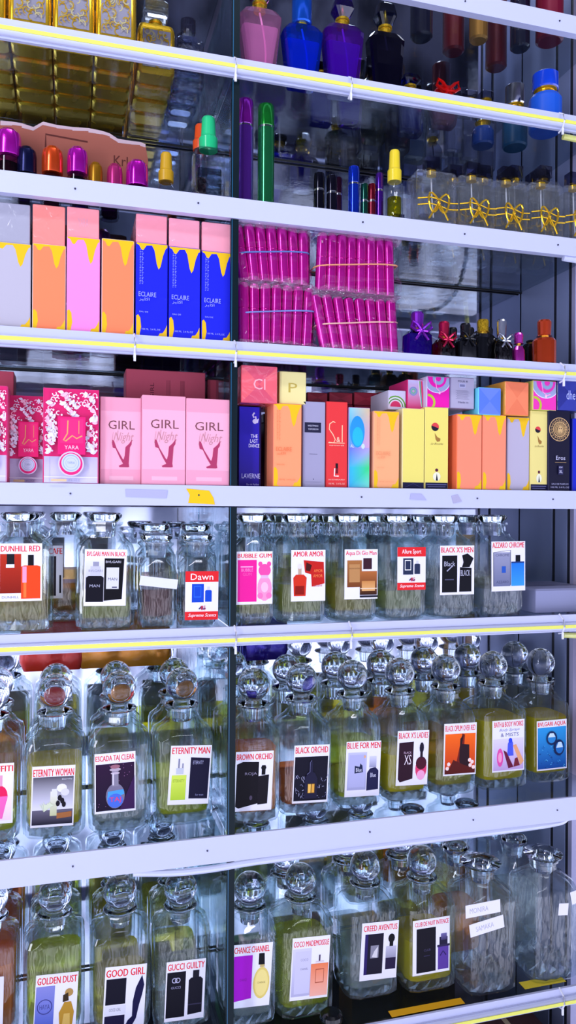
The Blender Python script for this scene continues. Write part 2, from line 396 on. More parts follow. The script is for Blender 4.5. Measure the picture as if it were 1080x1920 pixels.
def yara(a):
    R = random.Random(3)
    a.grad(0, 0, 1, .28, '#d9d4ee', '#c9c0e4')
    a.rect(0, .28, 1, 1, '#e2276f')
    for i in range(64):
        u, v = .07+.86*((i*.618) % 1), .32+.65*((i*.7548) % 1)
        if .22 < u < .80 and v < .70: u = R.uniform(.05, .19) if R.random() < .5 else R.uniform(.82, .95)
        w = .045+.035*R.random(); th = R.random()*6.3; c = '#ece8fb' if R.random() < .8 else '#ffc7dc'
        as_ = a.w/a.h
        pts = []
        for p, q in ((0, 0), (.5, .45), (1, .35), (1.5, 0), (1, -.35), (.5, -.45)):
            X = (p-.7)*w*1.3; Z = q*w*1.3; pts.append((u+X*math.cos(th)-Z*math.sin(th), v+(X*math.sin(th)+Z*math.cos(th))*as_))
        pts = [(min(max(p, .01), .99), min(max(q, .29), .99)) for p, q in pts]
        a.poly(pts, c)
        uu, vv = min(max(u+R.uniform(-.12, .12), .06), .94), min(max(v+.04, .32), .94)
        a.ring(uu, vv, .045, .045*as_, .4, c, 10, th, th+4.2)
        a.ell(min(max(uu+.06, .03), .97), vv-.02, .02, .02*as_, '#fbeaff', 8)
    a.rect(.26, .30, .76, .70, '#ee1f74'); a.rect(.30, .42, .72, .68, '#f2307c')
    a.line([(.44, .66), (.43, .52), (.36, .45), (.40, .44), (.52, .50), (.60, .47), (.70, .50)], .012, '#e8a46a'); a.line([(.64, .66), (.64, .52)], .006, '#e8a46a')
    a.text('YARA', .38, .355, .64, .395, '#fbd6e6')
    a.ell(.5, .20, .235, .235*a.w/a.h, '#d9cdf0', 30); a.ell(.5, .20, .21, .21*a.w/a.h, '#ee2a7b', 30)
    a.ell(.5, .21, .175, .175*a.w/a.h, '#cfd6f0', 26); a.ring(.5, .21, .15, .15*a.w/a.h, .1, '#9fb3d6'); a.ring(.5, .21, .10, .10*a.w/a.h, .1, '#b3c2e2')
    a.text('YARA', .43, .20, .57, .225, '#8898bb'); a.rect(0, .055, 1, .062, '#f0eefc'); a.rect(0, 0, .012, 1, '#d22466'); a.rect(.988, 0, 1, 1, '#d22466')
    a.rect(.14, .012, .42, .038, '#e4c89a'); a.text('100 ML e 3.4 FL OZ', .45, .015, .66, .035, '#8b8bb0')
def wrap_end(c1, c2, glyph=None, gc='#ffffff'):
    def f(a):
        a.poly([(0, 0), (1, 0), (.5, .5)], c2); a.poly([(0, 1), (1, 1), (.5, .52)], c2)
        
        if glyph: a.text(glyph, .33, .36, .67, .66, gc)
    return f
WEND = mat('cellophane_wrapped_end', rough=.4, attr=True, coat=1.0, bump=1.1, bscale=38)
def last_dance(a):
    a.grad(0, 0, 1, 1, '#2a1a86', '#2f22c8'); a.rect(.93, 0, 1, 1, '#120c40')
    a.line([(.70, .93), (.62, .90), (.66, .87), (.75, .88), (.78, .83), (.70, .80), (.62, .83)], .035, '#d8d6f6'); a.poly([(.62, .80), (.86, .80), (.90, .86), (.80, .84)], '#d8d6f6'); a.ell(.72, .82, .11, .03, '#d8d6f6')
    a.text('THE', .53, .61, .85, .655, '#f0f0ff'); a.text('LAST', .50, .55, .86, .595, '#f0f0ff'); a.text('DANCE', .44, .49, .93, .535, '#f0f0ff')
    a.text('LAVERNE', .12, .10, .97, .16, '#c9c7f4'); a.text('Eau de Parfum', .35, .012, .92, .035, '#b9b7e8')
def grey_label(a):
    a.rect(.06, .64, .82, .76, '#22213c'); a.text('WESTMAN', .20, .71, .68, .73, '#d0d0e4'); a.text('TOMORROW', .22, .67, .70, .69, '#d0d0e4')
    a.rect(.28, .385, .66, .390, '#5d5a78'); a.ell(.48, .09, .02, .008, '#4c4a66'); a.rect(.1, .055, .85, .058, '#7b789a')
def s_and_i(a):
    a.rect(0, .0, 1, 1, '#ea3a3c')
    a.line([(.42, .76), (.30, .77), (.14, .74), (.12, .68), (.30, .62), (.42, .56), (.34, .52), (.10, .525)], .022, '#ffc9a0')
    a.text('&', .48, .53, .66, .59, '#ffd9b8'); a.line([(.76, .73), (.76, .53)], .022, '#ffc9a0'); a.rect(.08, .515, .88, .525, '#ffc9a0')
    a.text('espressorelll', .12, .48, .84, .50, '#ffdac0'); a.rect(.44, .22, .56, .28, '#1c1018')
    a.line([(.40, .22), (.38, .13), (.60, .13)], .03, '#ffe9df'); a.poly([(.44, .16), (.56, .16), (.56, .22), (.44, .22)], '#7a1020')
    a.text('EAU DE PARFUM SPRAY', .1, .08, .9, .095, '#ffd0c0'); a.text('100 ML   3.4 FL.OZ', .1, .03, .9, .05, '#ffd0c0')
def holo(a):
    a.put([(0, 0), (1, 0), (1, .25), (0, .25)], [(0, 1, 2, 3)], ['#36b8f0', '#7ef0d8', '#38f07a', '#2ec4f0'])
    a.put([(0, .25), (1, .25), (1, .5), (0, .5)], [(0, 1, 2, 3)], ['#2ec4f0', '#38f07a', '#c8b4ee', '#6f7df6'])
    a.put([(0, .5), (1, .5), (1, .75), (0, .75)], [(0, 1, 2, 3)], ['#5fa6f8', '#eeb6dc', '#f3c4c8', '#37c6f6'])
    a.put([(0, .75), (1, .75), (1, 1), (0, 1)], [(0, 1, 2, 3)], ['#37c6f6', '#f3c4c8', '#ffe0a8', '#9ef0f8'])
    a.ell(.40, .70, .36, .20, '#25a8f2', 24); a.ell(.42, .64, .26, .12, '#1fd0e8', 24); a.text('AL', .06, .50, .24, .54, '#ffffff'); a.ell(.68, .52, .09, .035, '#e6fbff', 8)
def la_belle(a):
    a.rect(0, 0, 1, .075, '#15153a'); a.rect(.05, .045, .95, .055, '#6a6a9a'); a.rect(.1, .02, .9, .028, '#6a6a9a')
    as_ = a.w/a.h
    a.ell(.42, .765, .17, .17*as_, '#e2454a', 20); a.ell(.42, .765, .17, .17*as_, '#20182c', 12, PI*.9, PI*1.9)
    a.poly([(.40, .69), (.52, .64), (.66, .62), (.64, .59), (.52, .58), (.44, .61)], '#a87a3a')
    a.text('La Bouche', .22, .545, .76, .57, '#9a8248', slant=.1)
    a.ell(.5, .23, .07, .02, '#5a1a38', 10); a.ell(.5, .15, .17, .055, '#f3f0d0', 16); a.poly([(.46, .10), (.50, .19), (.56, .10)], '#1a1a2a')
def blank_yellow(a): a.rect(0, 0, 1, .075, '#15153a'); a.line([(.1, .01), (.5, .06), (.9, .01)], .01, '#3a3a6a')
def medallion(a):
    as_ = a.w/a.h; c = '#d9b27a'; u, v = .5, .77
    a.ell(u, v, .50, .50*as_, c, 36); a.ell(u, v, .47, .47*as_, '#14122c', 36)
    for i in range(20):
        th = i*2*PI/20; a.ring(u+.40*math.cos(th), v+.40*math.sin(th)*as_, .055, .055*as_, .4, c, 4, th, th+5)
    a.ring(u, v, .33, .33*as_, .1, c, 30)
    R = random.Random(4)
    for i in range(26):
        th = i*2*PI/26; a.line([(u+.14*math.cos(th), v+.14*math.sin(th)*as_), (u+.22*math.cos(th+.25), v+.22*math.sin(th+.25)*as_), (u+.29*math.cos(th), v+.29*math.sin(th)*as_)], .012, c)
    a.ell(u, v-.005, .12, .15*as_, c, 16)
    a.ell(u-.045, v+.01, .022, .01, '#14122c', 8); a.ell(u+.045, v+.01, .022, .01, '#14122c', 8); a.rect(u-.04, v-.04, u+.04, v-.034, '#14122c')
    a.text('Eros', .30, .385, .75, .435, '#c9c6e6'); a.rect(.25, .35, .8, .353, c); a.rect(.42, .20, .66, .31, '#2a2850'); a.text('EDP', .46, .28, .62, .30, '#d0d0ee'); a.text('XL', .46, .22, .62, .255, '#e0e0f8')
    a.text('EAU DE PARFUM', .1, .07, .9, .09, '#a9a8cc'); a.text('100 ML 3.4 FL.OZ', .05, .03, .95, .05, '#a9a8cc')
def swirl(bgc, k=0):
    def f(a):
        as_ = a.w/a.h
        a.rect(0, 0, 1, 1, bgc)
        def clipring(u, v, r, t, c, a0, a1):
            pts = []; fs = []
            for i in range(25):
                th = a0+(a1-a0)*i/24
                for rr in (r, r-t): pts.append((min(max(u+rr*math.cos(th), 0), 1), min(max(v+rr*math.sin(th)*as_, 0), 1)))
            for i in range(24): fs.append((2*i, 2*i+2, 2*i+3, 2*i+1))
            a.put(pts, fs, c)
        clipring(.45+.1*k, .98, .62, .20, '#9fa6cc', PI, 2*PI); clipring(.45+.1*k, .98, .64, .03, '#e8e0ff', PI, 2*PI)
        clipring(.50+.1*k, .95, .26, .14, '#8fa8c8', PI*.8, 2.3*PI); clipring(.02, .15, .35, .10, '#b8c83a', -.5*PI, .5*PI)
        a.line([(.35, .95), (.42, .62), (.60, .50), (.75, .55)], .02, '#ff9ad8'); a.ell(.55, .47, .05, .05*as_, '#f8c8ee', 10)
    return f
def swirl_white(a):
    as_ = a.w/a.h; a.rect(0, 0, 1, 1, '#dcd6ee')
    for r, c in ((.62, '#6cae3a'), (.54, '#eeeafa'), (.46, '#4d9a36'), (.40, '#f2d8e8'), (.32, '#e23a6a')):
        a.poly([(min(max(.40+r*math.cos(th/12*PI), 0), 1), min(.12+r*as_*math.sin(th/12*PI), 1)) for th in range(13)], c)
def swirl_side(a):
    as_ = a.w/a.h; a.grad(0, 0, 1, 1, '#e6307a', '#d0c8ee')
    for i, c in enumerate(('#f2e8ff', '#8cc43a', '#5a8fd0', '#f06a3a', '#e62a8a')):
        o = .09*i; a.line([(.62+o*.5, .98), (.66+o*.5, .6), (.80+o*.25, .1)], .03, c)
    a.ring(.30, .62, .24, .24*as_, .35, '#8f9cc8'); a.ring(.30, .62, .14, .14*as_, .5, '#70c0a0')
def grey_back(a):
    for i in range(9): a.rect(.2+.05*(i % 2), .30+i*.035, .8-.04*(i % 3), .308+i*.035, '#6c6a86')
    a.rect(.34, .68, .62, .82, '#b9b8d8'); a.rect(.37, .71, .59, .79, '#7d7ca0'); a.text('POUR', .30, .86, .60, .92, '#4a4866'); a.text('e', .64, .86, .72, .92, '#4a4866'); a.text('Made in', .3, .16, .75, .22, '#5a5876')
def girl_lying(a):
    a.text('GIRL', .30, .15, .38, .16, '#7a2f3f')
    vs, fs = text_mesh('GIRL')
    a.put([(.345-.05*q, .12+.5*p) for p, q in vs], [f for f in fs], '#5e1f30')
    for i in range(10): a.rect(.50+.012*i if i < 5 else .62+.012*i, .25, .505+.012*i if i < 5 else .625+.012*i, .72, '#a24456')

CART = []
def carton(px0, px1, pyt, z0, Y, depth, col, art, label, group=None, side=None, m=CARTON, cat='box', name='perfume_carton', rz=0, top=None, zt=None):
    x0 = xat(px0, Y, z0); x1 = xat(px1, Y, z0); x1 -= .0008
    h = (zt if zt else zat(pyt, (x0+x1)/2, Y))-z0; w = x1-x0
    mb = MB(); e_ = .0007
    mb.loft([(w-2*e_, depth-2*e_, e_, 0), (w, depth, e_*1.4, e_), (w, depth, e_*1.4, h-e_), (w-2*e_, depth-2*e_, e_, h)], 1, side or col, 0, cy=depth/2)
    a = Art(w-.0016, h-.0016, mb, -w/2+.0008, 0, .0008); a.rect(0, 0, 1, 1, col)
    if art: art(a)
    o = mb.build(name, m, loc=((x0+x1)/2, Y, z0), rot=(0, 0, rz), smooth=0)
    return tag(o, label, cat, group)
zD = ZS['D']; zE = ZS['E']
GR, OR, PK, BL = '#bcb7c4', '#ff8a5c', '#ff8fd6', '#1b24d8'
rows3 = [(-12, 58.5, 455, GR, plain_drip, 'grey drip-pattern carton at the far left under a silver box', 'silver wrapped box end resting on the grey drip-pattern carton', '#a9a8b8'),
    (60, 124, 458, OR, plain_drip, 'coral orange drip-pattern carton between the grey and bright pink ones', 'coral wrapped box end resting on the coral orange carton', '#fb8f84'),
    (124.5, 188, 445, PK, plain_drip, 'bright pink drip-pattern carton', 'salmon pink wrapped box end resting on the bright pink carton', '#ff9a9e'),
    (190, 252, 449, OR, plain_drip, 'coral orange drip-pattern carton with nothing on top of it', None, None),
    (254, 315, 456, BL, eclaire('#a9b0ff', 0), 'leftmost of three royal blue cartons with gold drips', 'pink wrapped box end on the leftmost blue carton', '#ff9aa8'),
    (316, 376, 464, BL, eclaire('#a9b0ff', 0), 'middle of three royal blue cartons with gold drips', 'pink wrapped box end on the middle blue carton', '#ffa3b2'),
    (377.5, 434, 472, BL, eclaire('#a9b0ff', 0), 'rightmost of three royal blue cartons with gold drips, beside the divider', 'pink wrapped box end on the rightmost blue carton', '#ffa3b2')]
for i, (a_, b_, yt, c, art, lab, lab2, c2) in enumerate(rows3):
    Y = .012
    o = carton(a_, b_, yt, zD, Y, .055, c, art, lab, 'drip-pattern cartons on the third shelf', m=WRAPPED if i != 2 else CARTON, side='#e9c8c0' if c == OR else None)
    if lab2:
        z1 = zD+max(v.co.z for v in o.data.vertices)+.0003
        yt2 = (381, 385, 390, 0, 403, 411, 418)[i]
        carton(a_+1, b_-1, yt2, z1, Y+.003, .12, c2, wrap_end('#ffe0e4' if i else '#e2e2ee', c2, 'YARA' if i == 2 else None, '#e8a0b0'), lab2, 'wrapped boxes lying on the third shelf', m=WEND)
# row four, left
carton(-60, 15, 722, zE, .006, .05, '#e2276f', yara, 'magenta floral carton cut off by the left edge of the picture', 'magenta floral cartons', '#e24a86')
carton(14, 92, 742, zE, .045, .05, '#e2276f', yara, 'magenta floral carton set back, half covered by the front one', 'magenta floral cartons', '#e24a86')
carton(80, 186, 729, zE, .004, .04, '#e2276f', yara, 'magenta floral carton standing whole at the front', 'magenta floral cartons', '#e24a86')
carton(187, 265.5, 745, zE, .014, .07, '#ffb2c8', girl, 'pale pink legs carton beside the floral carton, leftmost of three', 'pale pink legs cartons', '#f9a9c0')
carton(265.5, 348.5, 742, zE, .006, .07, '#ffb2c8', girl, 'pale pink legs carton, middle of three', 'pale pink legs cartons', '#f9a9c0')
carton(348.5, 432, 748, zE, .006, .07, '#ffb2c8', girl, 'pale pink legs carton beside the divider, rightmost of three', 'pale pink legs cartons', '#f9a9c0')
# stock behind them
zb = zE
for i in range(3): carton(236, 384, 0, zb+i*.0402, .10, .05, '#c8566a', girl_lying if i == 2 else None, ('bottom', 'middle', 'topmost')[i]+' dusty pink carton of the stack lying behind the legs cartons', 'dusty pink cartons lying behind', '#b8485c', zt=zb+(i+1)*.04)
carton(236, 386, 695, zb+3*.0402, .10, .05, '#c8566a', girl_lying, 'dusty pink carton lying highest behind the legs cartons, sideways lettering', 'dusty pink cartons lying behind', '#b8485c')
carton(-40, 26, 695, zE, .09, .05, '#b8485c', None, 'dusty pink carton behind the floral carton at the far left', None, '#b8485c')
carton(388, 410, 712, zE, .11, .06, '#b8485c', None, 'dusty pink carton upright behind, next to the divider', None, '#b8485c')
# row four, right
cs = {}
def c4(key, *a, **k): cs[key] = carton(*a, **k); return cs[key]
def topz(key): o = cs[key]; return o.location.z+max(v.co.z for v in o.data.vertices)+.0003
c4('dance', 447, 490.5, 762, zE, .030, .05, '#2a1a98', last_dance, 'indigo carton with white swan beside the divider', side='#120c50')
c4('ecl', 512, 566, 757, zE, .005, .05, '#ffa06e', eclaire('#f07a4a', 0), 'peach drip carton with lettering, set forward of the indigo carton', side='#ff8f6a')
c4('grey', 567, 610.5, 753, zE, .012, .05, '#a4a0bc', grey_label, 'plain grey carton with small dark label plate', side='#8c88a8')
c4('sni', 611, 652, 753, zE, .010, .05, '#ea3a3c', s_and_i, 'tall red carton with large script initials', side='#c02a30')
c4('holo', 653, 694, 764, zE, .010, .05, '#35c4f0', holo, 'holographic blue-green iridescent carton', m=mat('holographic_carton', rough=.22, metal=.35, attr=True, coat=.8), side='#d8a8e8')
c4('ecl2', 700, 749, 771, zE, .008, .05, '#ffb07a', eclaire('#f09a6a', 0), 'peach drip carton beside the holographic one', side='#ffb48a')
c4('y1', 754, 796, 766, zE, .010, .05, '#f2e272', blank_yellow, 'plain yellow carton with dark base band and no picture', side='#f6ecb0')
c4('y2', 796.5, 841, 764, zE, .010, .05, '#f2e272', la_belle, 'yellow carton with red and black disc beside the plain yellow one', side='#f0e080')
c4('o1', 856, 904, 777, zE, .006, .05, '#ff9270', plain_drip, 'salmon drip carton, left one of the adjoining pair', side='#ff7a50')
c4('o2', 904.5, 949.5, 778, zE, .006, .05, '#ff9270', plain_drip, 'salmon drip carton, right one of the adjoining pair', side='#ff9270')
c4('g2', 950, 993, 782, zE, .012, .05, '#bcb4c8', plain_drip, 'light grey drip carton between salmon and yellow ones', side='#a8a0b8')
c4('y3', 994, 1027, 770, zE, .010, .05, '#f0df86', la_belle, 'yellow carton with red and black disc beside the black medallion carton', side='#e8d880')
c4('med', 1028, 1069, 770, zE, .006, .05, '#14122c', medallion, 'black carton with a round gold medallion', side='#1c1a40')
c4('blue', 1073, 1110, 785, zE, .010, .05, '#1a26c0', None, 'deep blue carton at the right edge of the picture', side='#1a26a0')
c4('coral', 452, 521, 686, topz('dance')+.001, .004, .055, '#f2606c', wrap_end('#ff9aa2', '#e0506a', 'Cl', '#f8b0b8'), 'coral wrapped box end on top of the indigo carton', m=WEND, side='#e04a58')
c4('yend', 523.5, 575, 697, topz('ecl'), .012, .09, '#f0e49a', wrap_end('#f8f0b8', '#f0e49a', 'P', '#c8b050'), 'pale yellow wrapped box end on the lettered peach carton', m=WRAPPED, side='#e0d080')
zz = zE
for i, (p0, p1) in enumerate(((576, 615), (617, 662), (664, 708), (710, 748))):
    zz = zE+.1315
    nm = ('leftmost', 'second', 'third', 'rightmost')[i]
    carton(p0, p1, 0, zE, .10, .05, '#8a2036', None, nm+' dark red carton standing hidden behind the front cartons', 'dark red cartons standing behind', '#8a2036', zt=zz)
    carton(p0, p1, 736, zz+.0003, .10, .05, '#b4293f', wrap_end('#d85068', '#a02036'), nm+' of four dark red wrapped box ends lying behind', 'dark red wrapped boxes lying behind', '#8a2036', m=WRAPPED)
for o_ in ('ecl2',): pass
c4('sw0', 728, 762, 732, topz('y1'), .03, .07, '#dcd6ee', swirl_white, 'white box end with green and pink rings above the plain yellow carton')
c4('sw1', 764, 799, 712, topz('y1'), .026, .07, '#e6307a', swirl_side, 'striped side of a multicoloured swirl box on the yellow cartons')
c4('sw2', 800, 844, 706, topz('y2'), .014, .08, '#ee18a8', swirl('#ee18a8'), 'magenta swirl box end above the red and black disc carton', side='#d8cce8')
c4('gb', 845, 890, 708, topz('y2'), .012, .08, '#b0aac2', grey_back, 'grey box with fine print beside the magenta swirl box', side='#9890b0')
c4('hb', 897, 940, 727, topz('o1'), .004, .05, '#5a7cf0', wrap_end('#a0c0ff', '#6a86f4'), 'blue shiny wrapped box end on the salmon pair', m=WRAPPED, side='#70d8f0')
c4('ob', 946, 993, 716, topz('g2')+.001, .006, .07, '#ff8a60', wrap_end('#ffb090', '#f58058'), 'orange wrapped box end above the light grey carton', m=WRAPPED, side='#f0a040', rz=.06)
c4('sw3', 999, 1044, 714, topz('y3'), .006, .07, '#ee3ab0', swirl('#ee3ab0', 1), 'magenta swirl box end above the disc carton near the right', side='#d8d870')
c4('nv', 1045, 1096, 712, topz('med'), .006, .07, '#2a3088', wrap_end('#5a64c0', '#343c9c', 'dhe', '#b8c0ff'), 'navy wrapped box end above the black medallion carton', m=WRAPPED, side='#20266a')

# ------------------------------------------------------------------ magenta tubes in film
TM = mat('magenta_tube', '#dc14a4', .2, .6, coat=.8); TM2 = mat('magenta_tube_light', '#f43cae', .25, .3, coat=.6)
def tube_mesh(h, r):
    mb = MB(); mb.lathe([(r*.9, 0), (r, .001), (r, h*.56), (r*.93, h*.565), (r*.93, h*.575), (r, h*.58), (r, h*.93), (r*.85, h*.975), (r*.5, h*.995), (.0005, h)], 14); return mb
t0 = tube_mesh(.083, .0078).build('tmp', TM); TUBE_ME = t0.data; bpy.data.objects.remove(t0)
def bundle(px0, px1, zbase, Y, n, h, lean0, lean1, tops, label, bandc, bz):
    xa, xb = xat(px0, Y, zbase), xat(px1, Y, zbase)
    T = empty('tube_bundle', ((xa+xb)/2, Y+.018, zbase), label, 'tubes', 'film-wrapped bundles of magenta tubes')
    w = xb-xa; R = random.Random(int(px0*7+zbase*1000))
    sc = h/.083; 
    for row in range(2):
        for i in range(n):
            f = (i+.5*(row % 2)+.4)/n
            if f > 1: continue
            le = lean0+(lean1-lean0)*f
            o = bpy.data.objects.new('lipstick_tube', TUBE_ME); COL.objects.link(o); o.parent = T
            hs = sc*(1+R.uniform(-.02, .02))
            zoff = .0025+tops*math.sin(f*PI)*(row == 0)
            o.location = (-w/2+f*w-le*.0, -.009+.0175*row, zoff); o.rotation_euler = (R.uniform(-.02, .02), le, 0); o.scale = (1, 1, hs)
    # rubber band
    P = []
    for i in range(28):
        th = 2*PI*i/28; q = 4.
        cx_, sy_ = math.cos(th), math.sin(th)
        rr = (abs(cx_)**q+abs(sy_)**q)**(-1/q)
        P.append((w*.53*cx_*rr+lean1*.0+h*bz*math.sin((lean0+lean1)/2), .0205*sy_*rr, h*bz+cx_*w*.06))
    MB().tube(P, .0011, 6, closed=True).build('rubber_band', mat('rubber_'+bandc[1:], bandc, .5), T)
    mb = MB(); rings = []
    for k in range(9):
        z = h*1.03*k/8; sh = math.sin((lean0+lean1)/2)*z
        sq = .82 if k in (0, 8) else 1.0
        rings.append(((w*1.12)*sq+R.uniform(-.004, .004)-.010*math.exp(-((z/h-bz)/.2)**2), .046*sq+R.uniform(-.002, .003), .014, z, sh+R.uniform(-.002, .002), 0))
    mb.loft(rings, 3, cy=0)
    mb.v = [(x+R.uniform(-.0012, .0012), y+R.uniform(-.0012, .0012), z+(R.uniform(-.001, .002) if z > .01 else 0)) for x, y, z in mb.v]
    mb.build('plastic_film', FILM, T, smooth=0)
    FG = clear('crumpled_film', (1, 1, 1), (.8, .75, .85), ior=1.5, bump=1.0, bscale=120, rough=.1, haze=.22, hc='#e8b8e0')
    for zc in (h*1.0, h*.02):
        mb = MB(); q = 44; vs = []; fs = []; sh = math.sin((lean0+lean1)/2)*zc
        for k in range(3):
            for j in range(q):
                th = 2*PI*j/q; rr = (abs(math.cos(th))**4+abs(math.sin(th))**4)**-.25
                e_ = (0, .003, .001)[k]+R.uniform(-.002, .0025)
                vs.append(((w*.54+e_)*math.cos(th)*rr+sh, (.0215+e_)*math.sin(th)*rr, max(.0006, zc+(-.005, 0, .005)[k]+R.uniform(-.002, .002))))
        for k in range(2):
            for j in range(q): fs.append((k*q+j, k*q+(j+1) % q, (k+1)*q+(j+1) % q, (k+1)*q+j))
        mb.add(vs, fs); mb.build('film_frill', FG, T, smooth=0)
    return T
bundle(452, 588, zD, .012, 7, .083, -.03, .06, .002, 'lower left bundle of magenta tubes, blue band, wrapped in film', '#7a8ad0', .58)
bundle(606, 752, zD, .012, 8, .079, -.22, -.06, -.001, 'lower right bundle of magenta tubes leaning left, pale band', '#f0b8a8', .52)
bundle(453, 583, zD+.086, .012, 7, .080, -.15, .00, .002, 'upper left bundle of magenta tubes with blue band, fanned', '#5a7ac0', .55)
bundle(596, 745, zD+.082, .012, 8, .084, .04, -.03, .001, 'upper right bundle of magenta tubes with orange band', '#f0a070', .50)

# ------------------------------------------------------------------ small flacons
def circ(*p): return [(2*r, 2*r, r, z) for r, z in p]
def flacon(name, label, cat, px, Y, z0, parts, group=None, rz=0, x=None):
    """parts: (name, rings, seg, material[, extra])"""
    T = empty(name, (x if x is not None else xat(px, Y, z0), Y, z0), label, cat, group, rz)
    for p in parts: 
        mb = MB()
        if p[1] == 'tube': mb.tube(p[2], p[4]) 
        else: mb.loft(p[1], p[2])
        mb.build(p[0], p[3], T, smooth=18)
    return T
def ht(py, px, Y, z0): return zat(py, xat(px, Y, z0), Y)-z0
zB, zC = ZS['B'], ZS['C']
# gold flasks, rows behind one another
def filigree(mb, w, z0, h, y):
    R = random.Random(5); a = Art(w, h, mb, -w/2, y, z0, .0001)
    a.rect(0, 0, 1, 1, '#c9c6d8')
    for i in range(34):
        u, v = R.uniform(.12, .88), R.uniform(.08, .92); th = R.uniform(0, 6)
        a.ring(u, v, .12, .10, .3, '#f0c23a' if i % 3 else '#fff2b0', 8, th, th+3.6)
def gold_flask(h, label, grp):
    T = empty('gold_perfume_flask', (0, 0, 0), label, 'perfume bottle', grp)
    w, d = .052, .034
    MB().loft([(w*.86, d*.8, .004, 0), (w*.98, d*.96, .005, .0025), (w, d, .006, .006), (w, d, .006, h-.008), (w*.9, d*.85, .006, h), (w*.4, d*.5, .006, h+.002)], 3).build('flask_body', GOLD, T)
    mb = MB(); filigree(mb, w*.74, .008, h-.018, -d/2-.0002); mb.build('filigree_panel', mat('filigree', rough=.25, metal=.7, attr=True), T, smooth=0)
    MB().loft(circ((.008, h+.001), (.008, h+.008), (.0095, h+.008), (.0095, h+.011), (.006, h+.012)), 4).build('collar', GOLD, T)
    MB().loft([(.030, .028, .003, h+.010), (.034, .032, .004, h+.014), (.034, .032, .004, h+.032), (.028, .026, .004, h+.036)], 2).build('stopper', CUT, T, smooth=0)
    return T
gf = gold_flask(.070, 'x', 'gold square flasks')
cols = [(-37, 'leftmost, partly out of frame'), (13, ''), (56, ''), (139, ''), (215, '')]
names_c = ['cut off at the left edge', 'in the second column', 'in the third column', 'in the fourth column']
first = True
GX = [xat(p, .03, zB) for p in (-28, 57, 138, 216)]
rown = ['front', 'second', 'third', 'fourth', 'fifth', 'rearmost']
for ci, x in enumerate(GX):
    for r in range(6):
        loc = (x, .026+.0395*r, zB)
        lab = 'gold square flask with filigree panel, '+rown[r]+' row, '+names_c[ci].replace('in the ', '')+' counted from left'
        if ci == 0: lab = 'gold square flask cut off at the left edge, '+rown[r]+' row'
        if first: gf.location = loc; gf['label'] = lab; first = False
        else: copy_tree(gf, loc, lab, 'gold square flasks')
for r in range(5):
    copy_tree(gf, (xat(291, .085, zB), .085+.0395*r, zB), 'gold square flask in the set-back column beside the clear flasks, '+rown[r]+' of it', 'gold square flasks')
# clear flasks beside them
hcl = .075
def clear_flask(label):
    return flacon('clear_perfume_flask', label, 'perfume bottle', 352, .10, zB, [
        ('flask_body', [(.040, .028, .006, 0), (.044, .031, .007, .004), (.044, .031, .007, hcl-.01), (.03, .022, .008, hcl-.002), (.014, .014, .007, hcl)], 3, clear('pressed_glass', (.86, .88, .95), (.5, .55, .7), bump=.7, bscale=70)),
        ('inner_base', [(.030, .018, .006, .004), (.038, .025, .006, .012), (.034, .02, .006, .02)], 3, CUT),
        ('collar', circ((.008, hcl), (.008, hcl+.008), (.006, hcl+.009)), 3, SILVER),
        ('cap', circ((.010, hcl+.007), (.011, hcl+.009), (.011, hcl+.026), (.008, hcl+.028)), 4, tint('smoky_crystal', (.75, .72, .78)))], 'clear pressed-glass flasks')
cf = clear_flask('clear pressed-glass flask at the front of its column beside the gold ones')
for r in range(1, 4): copy_tree(cf, (cf.location.x, .10+.037*r, zB), 'clear pressed-glass flask, '+('second', 'third', 'rearmost')[r-1]+' of the column beside the gold ones', 'clear pressed-glass flasks')

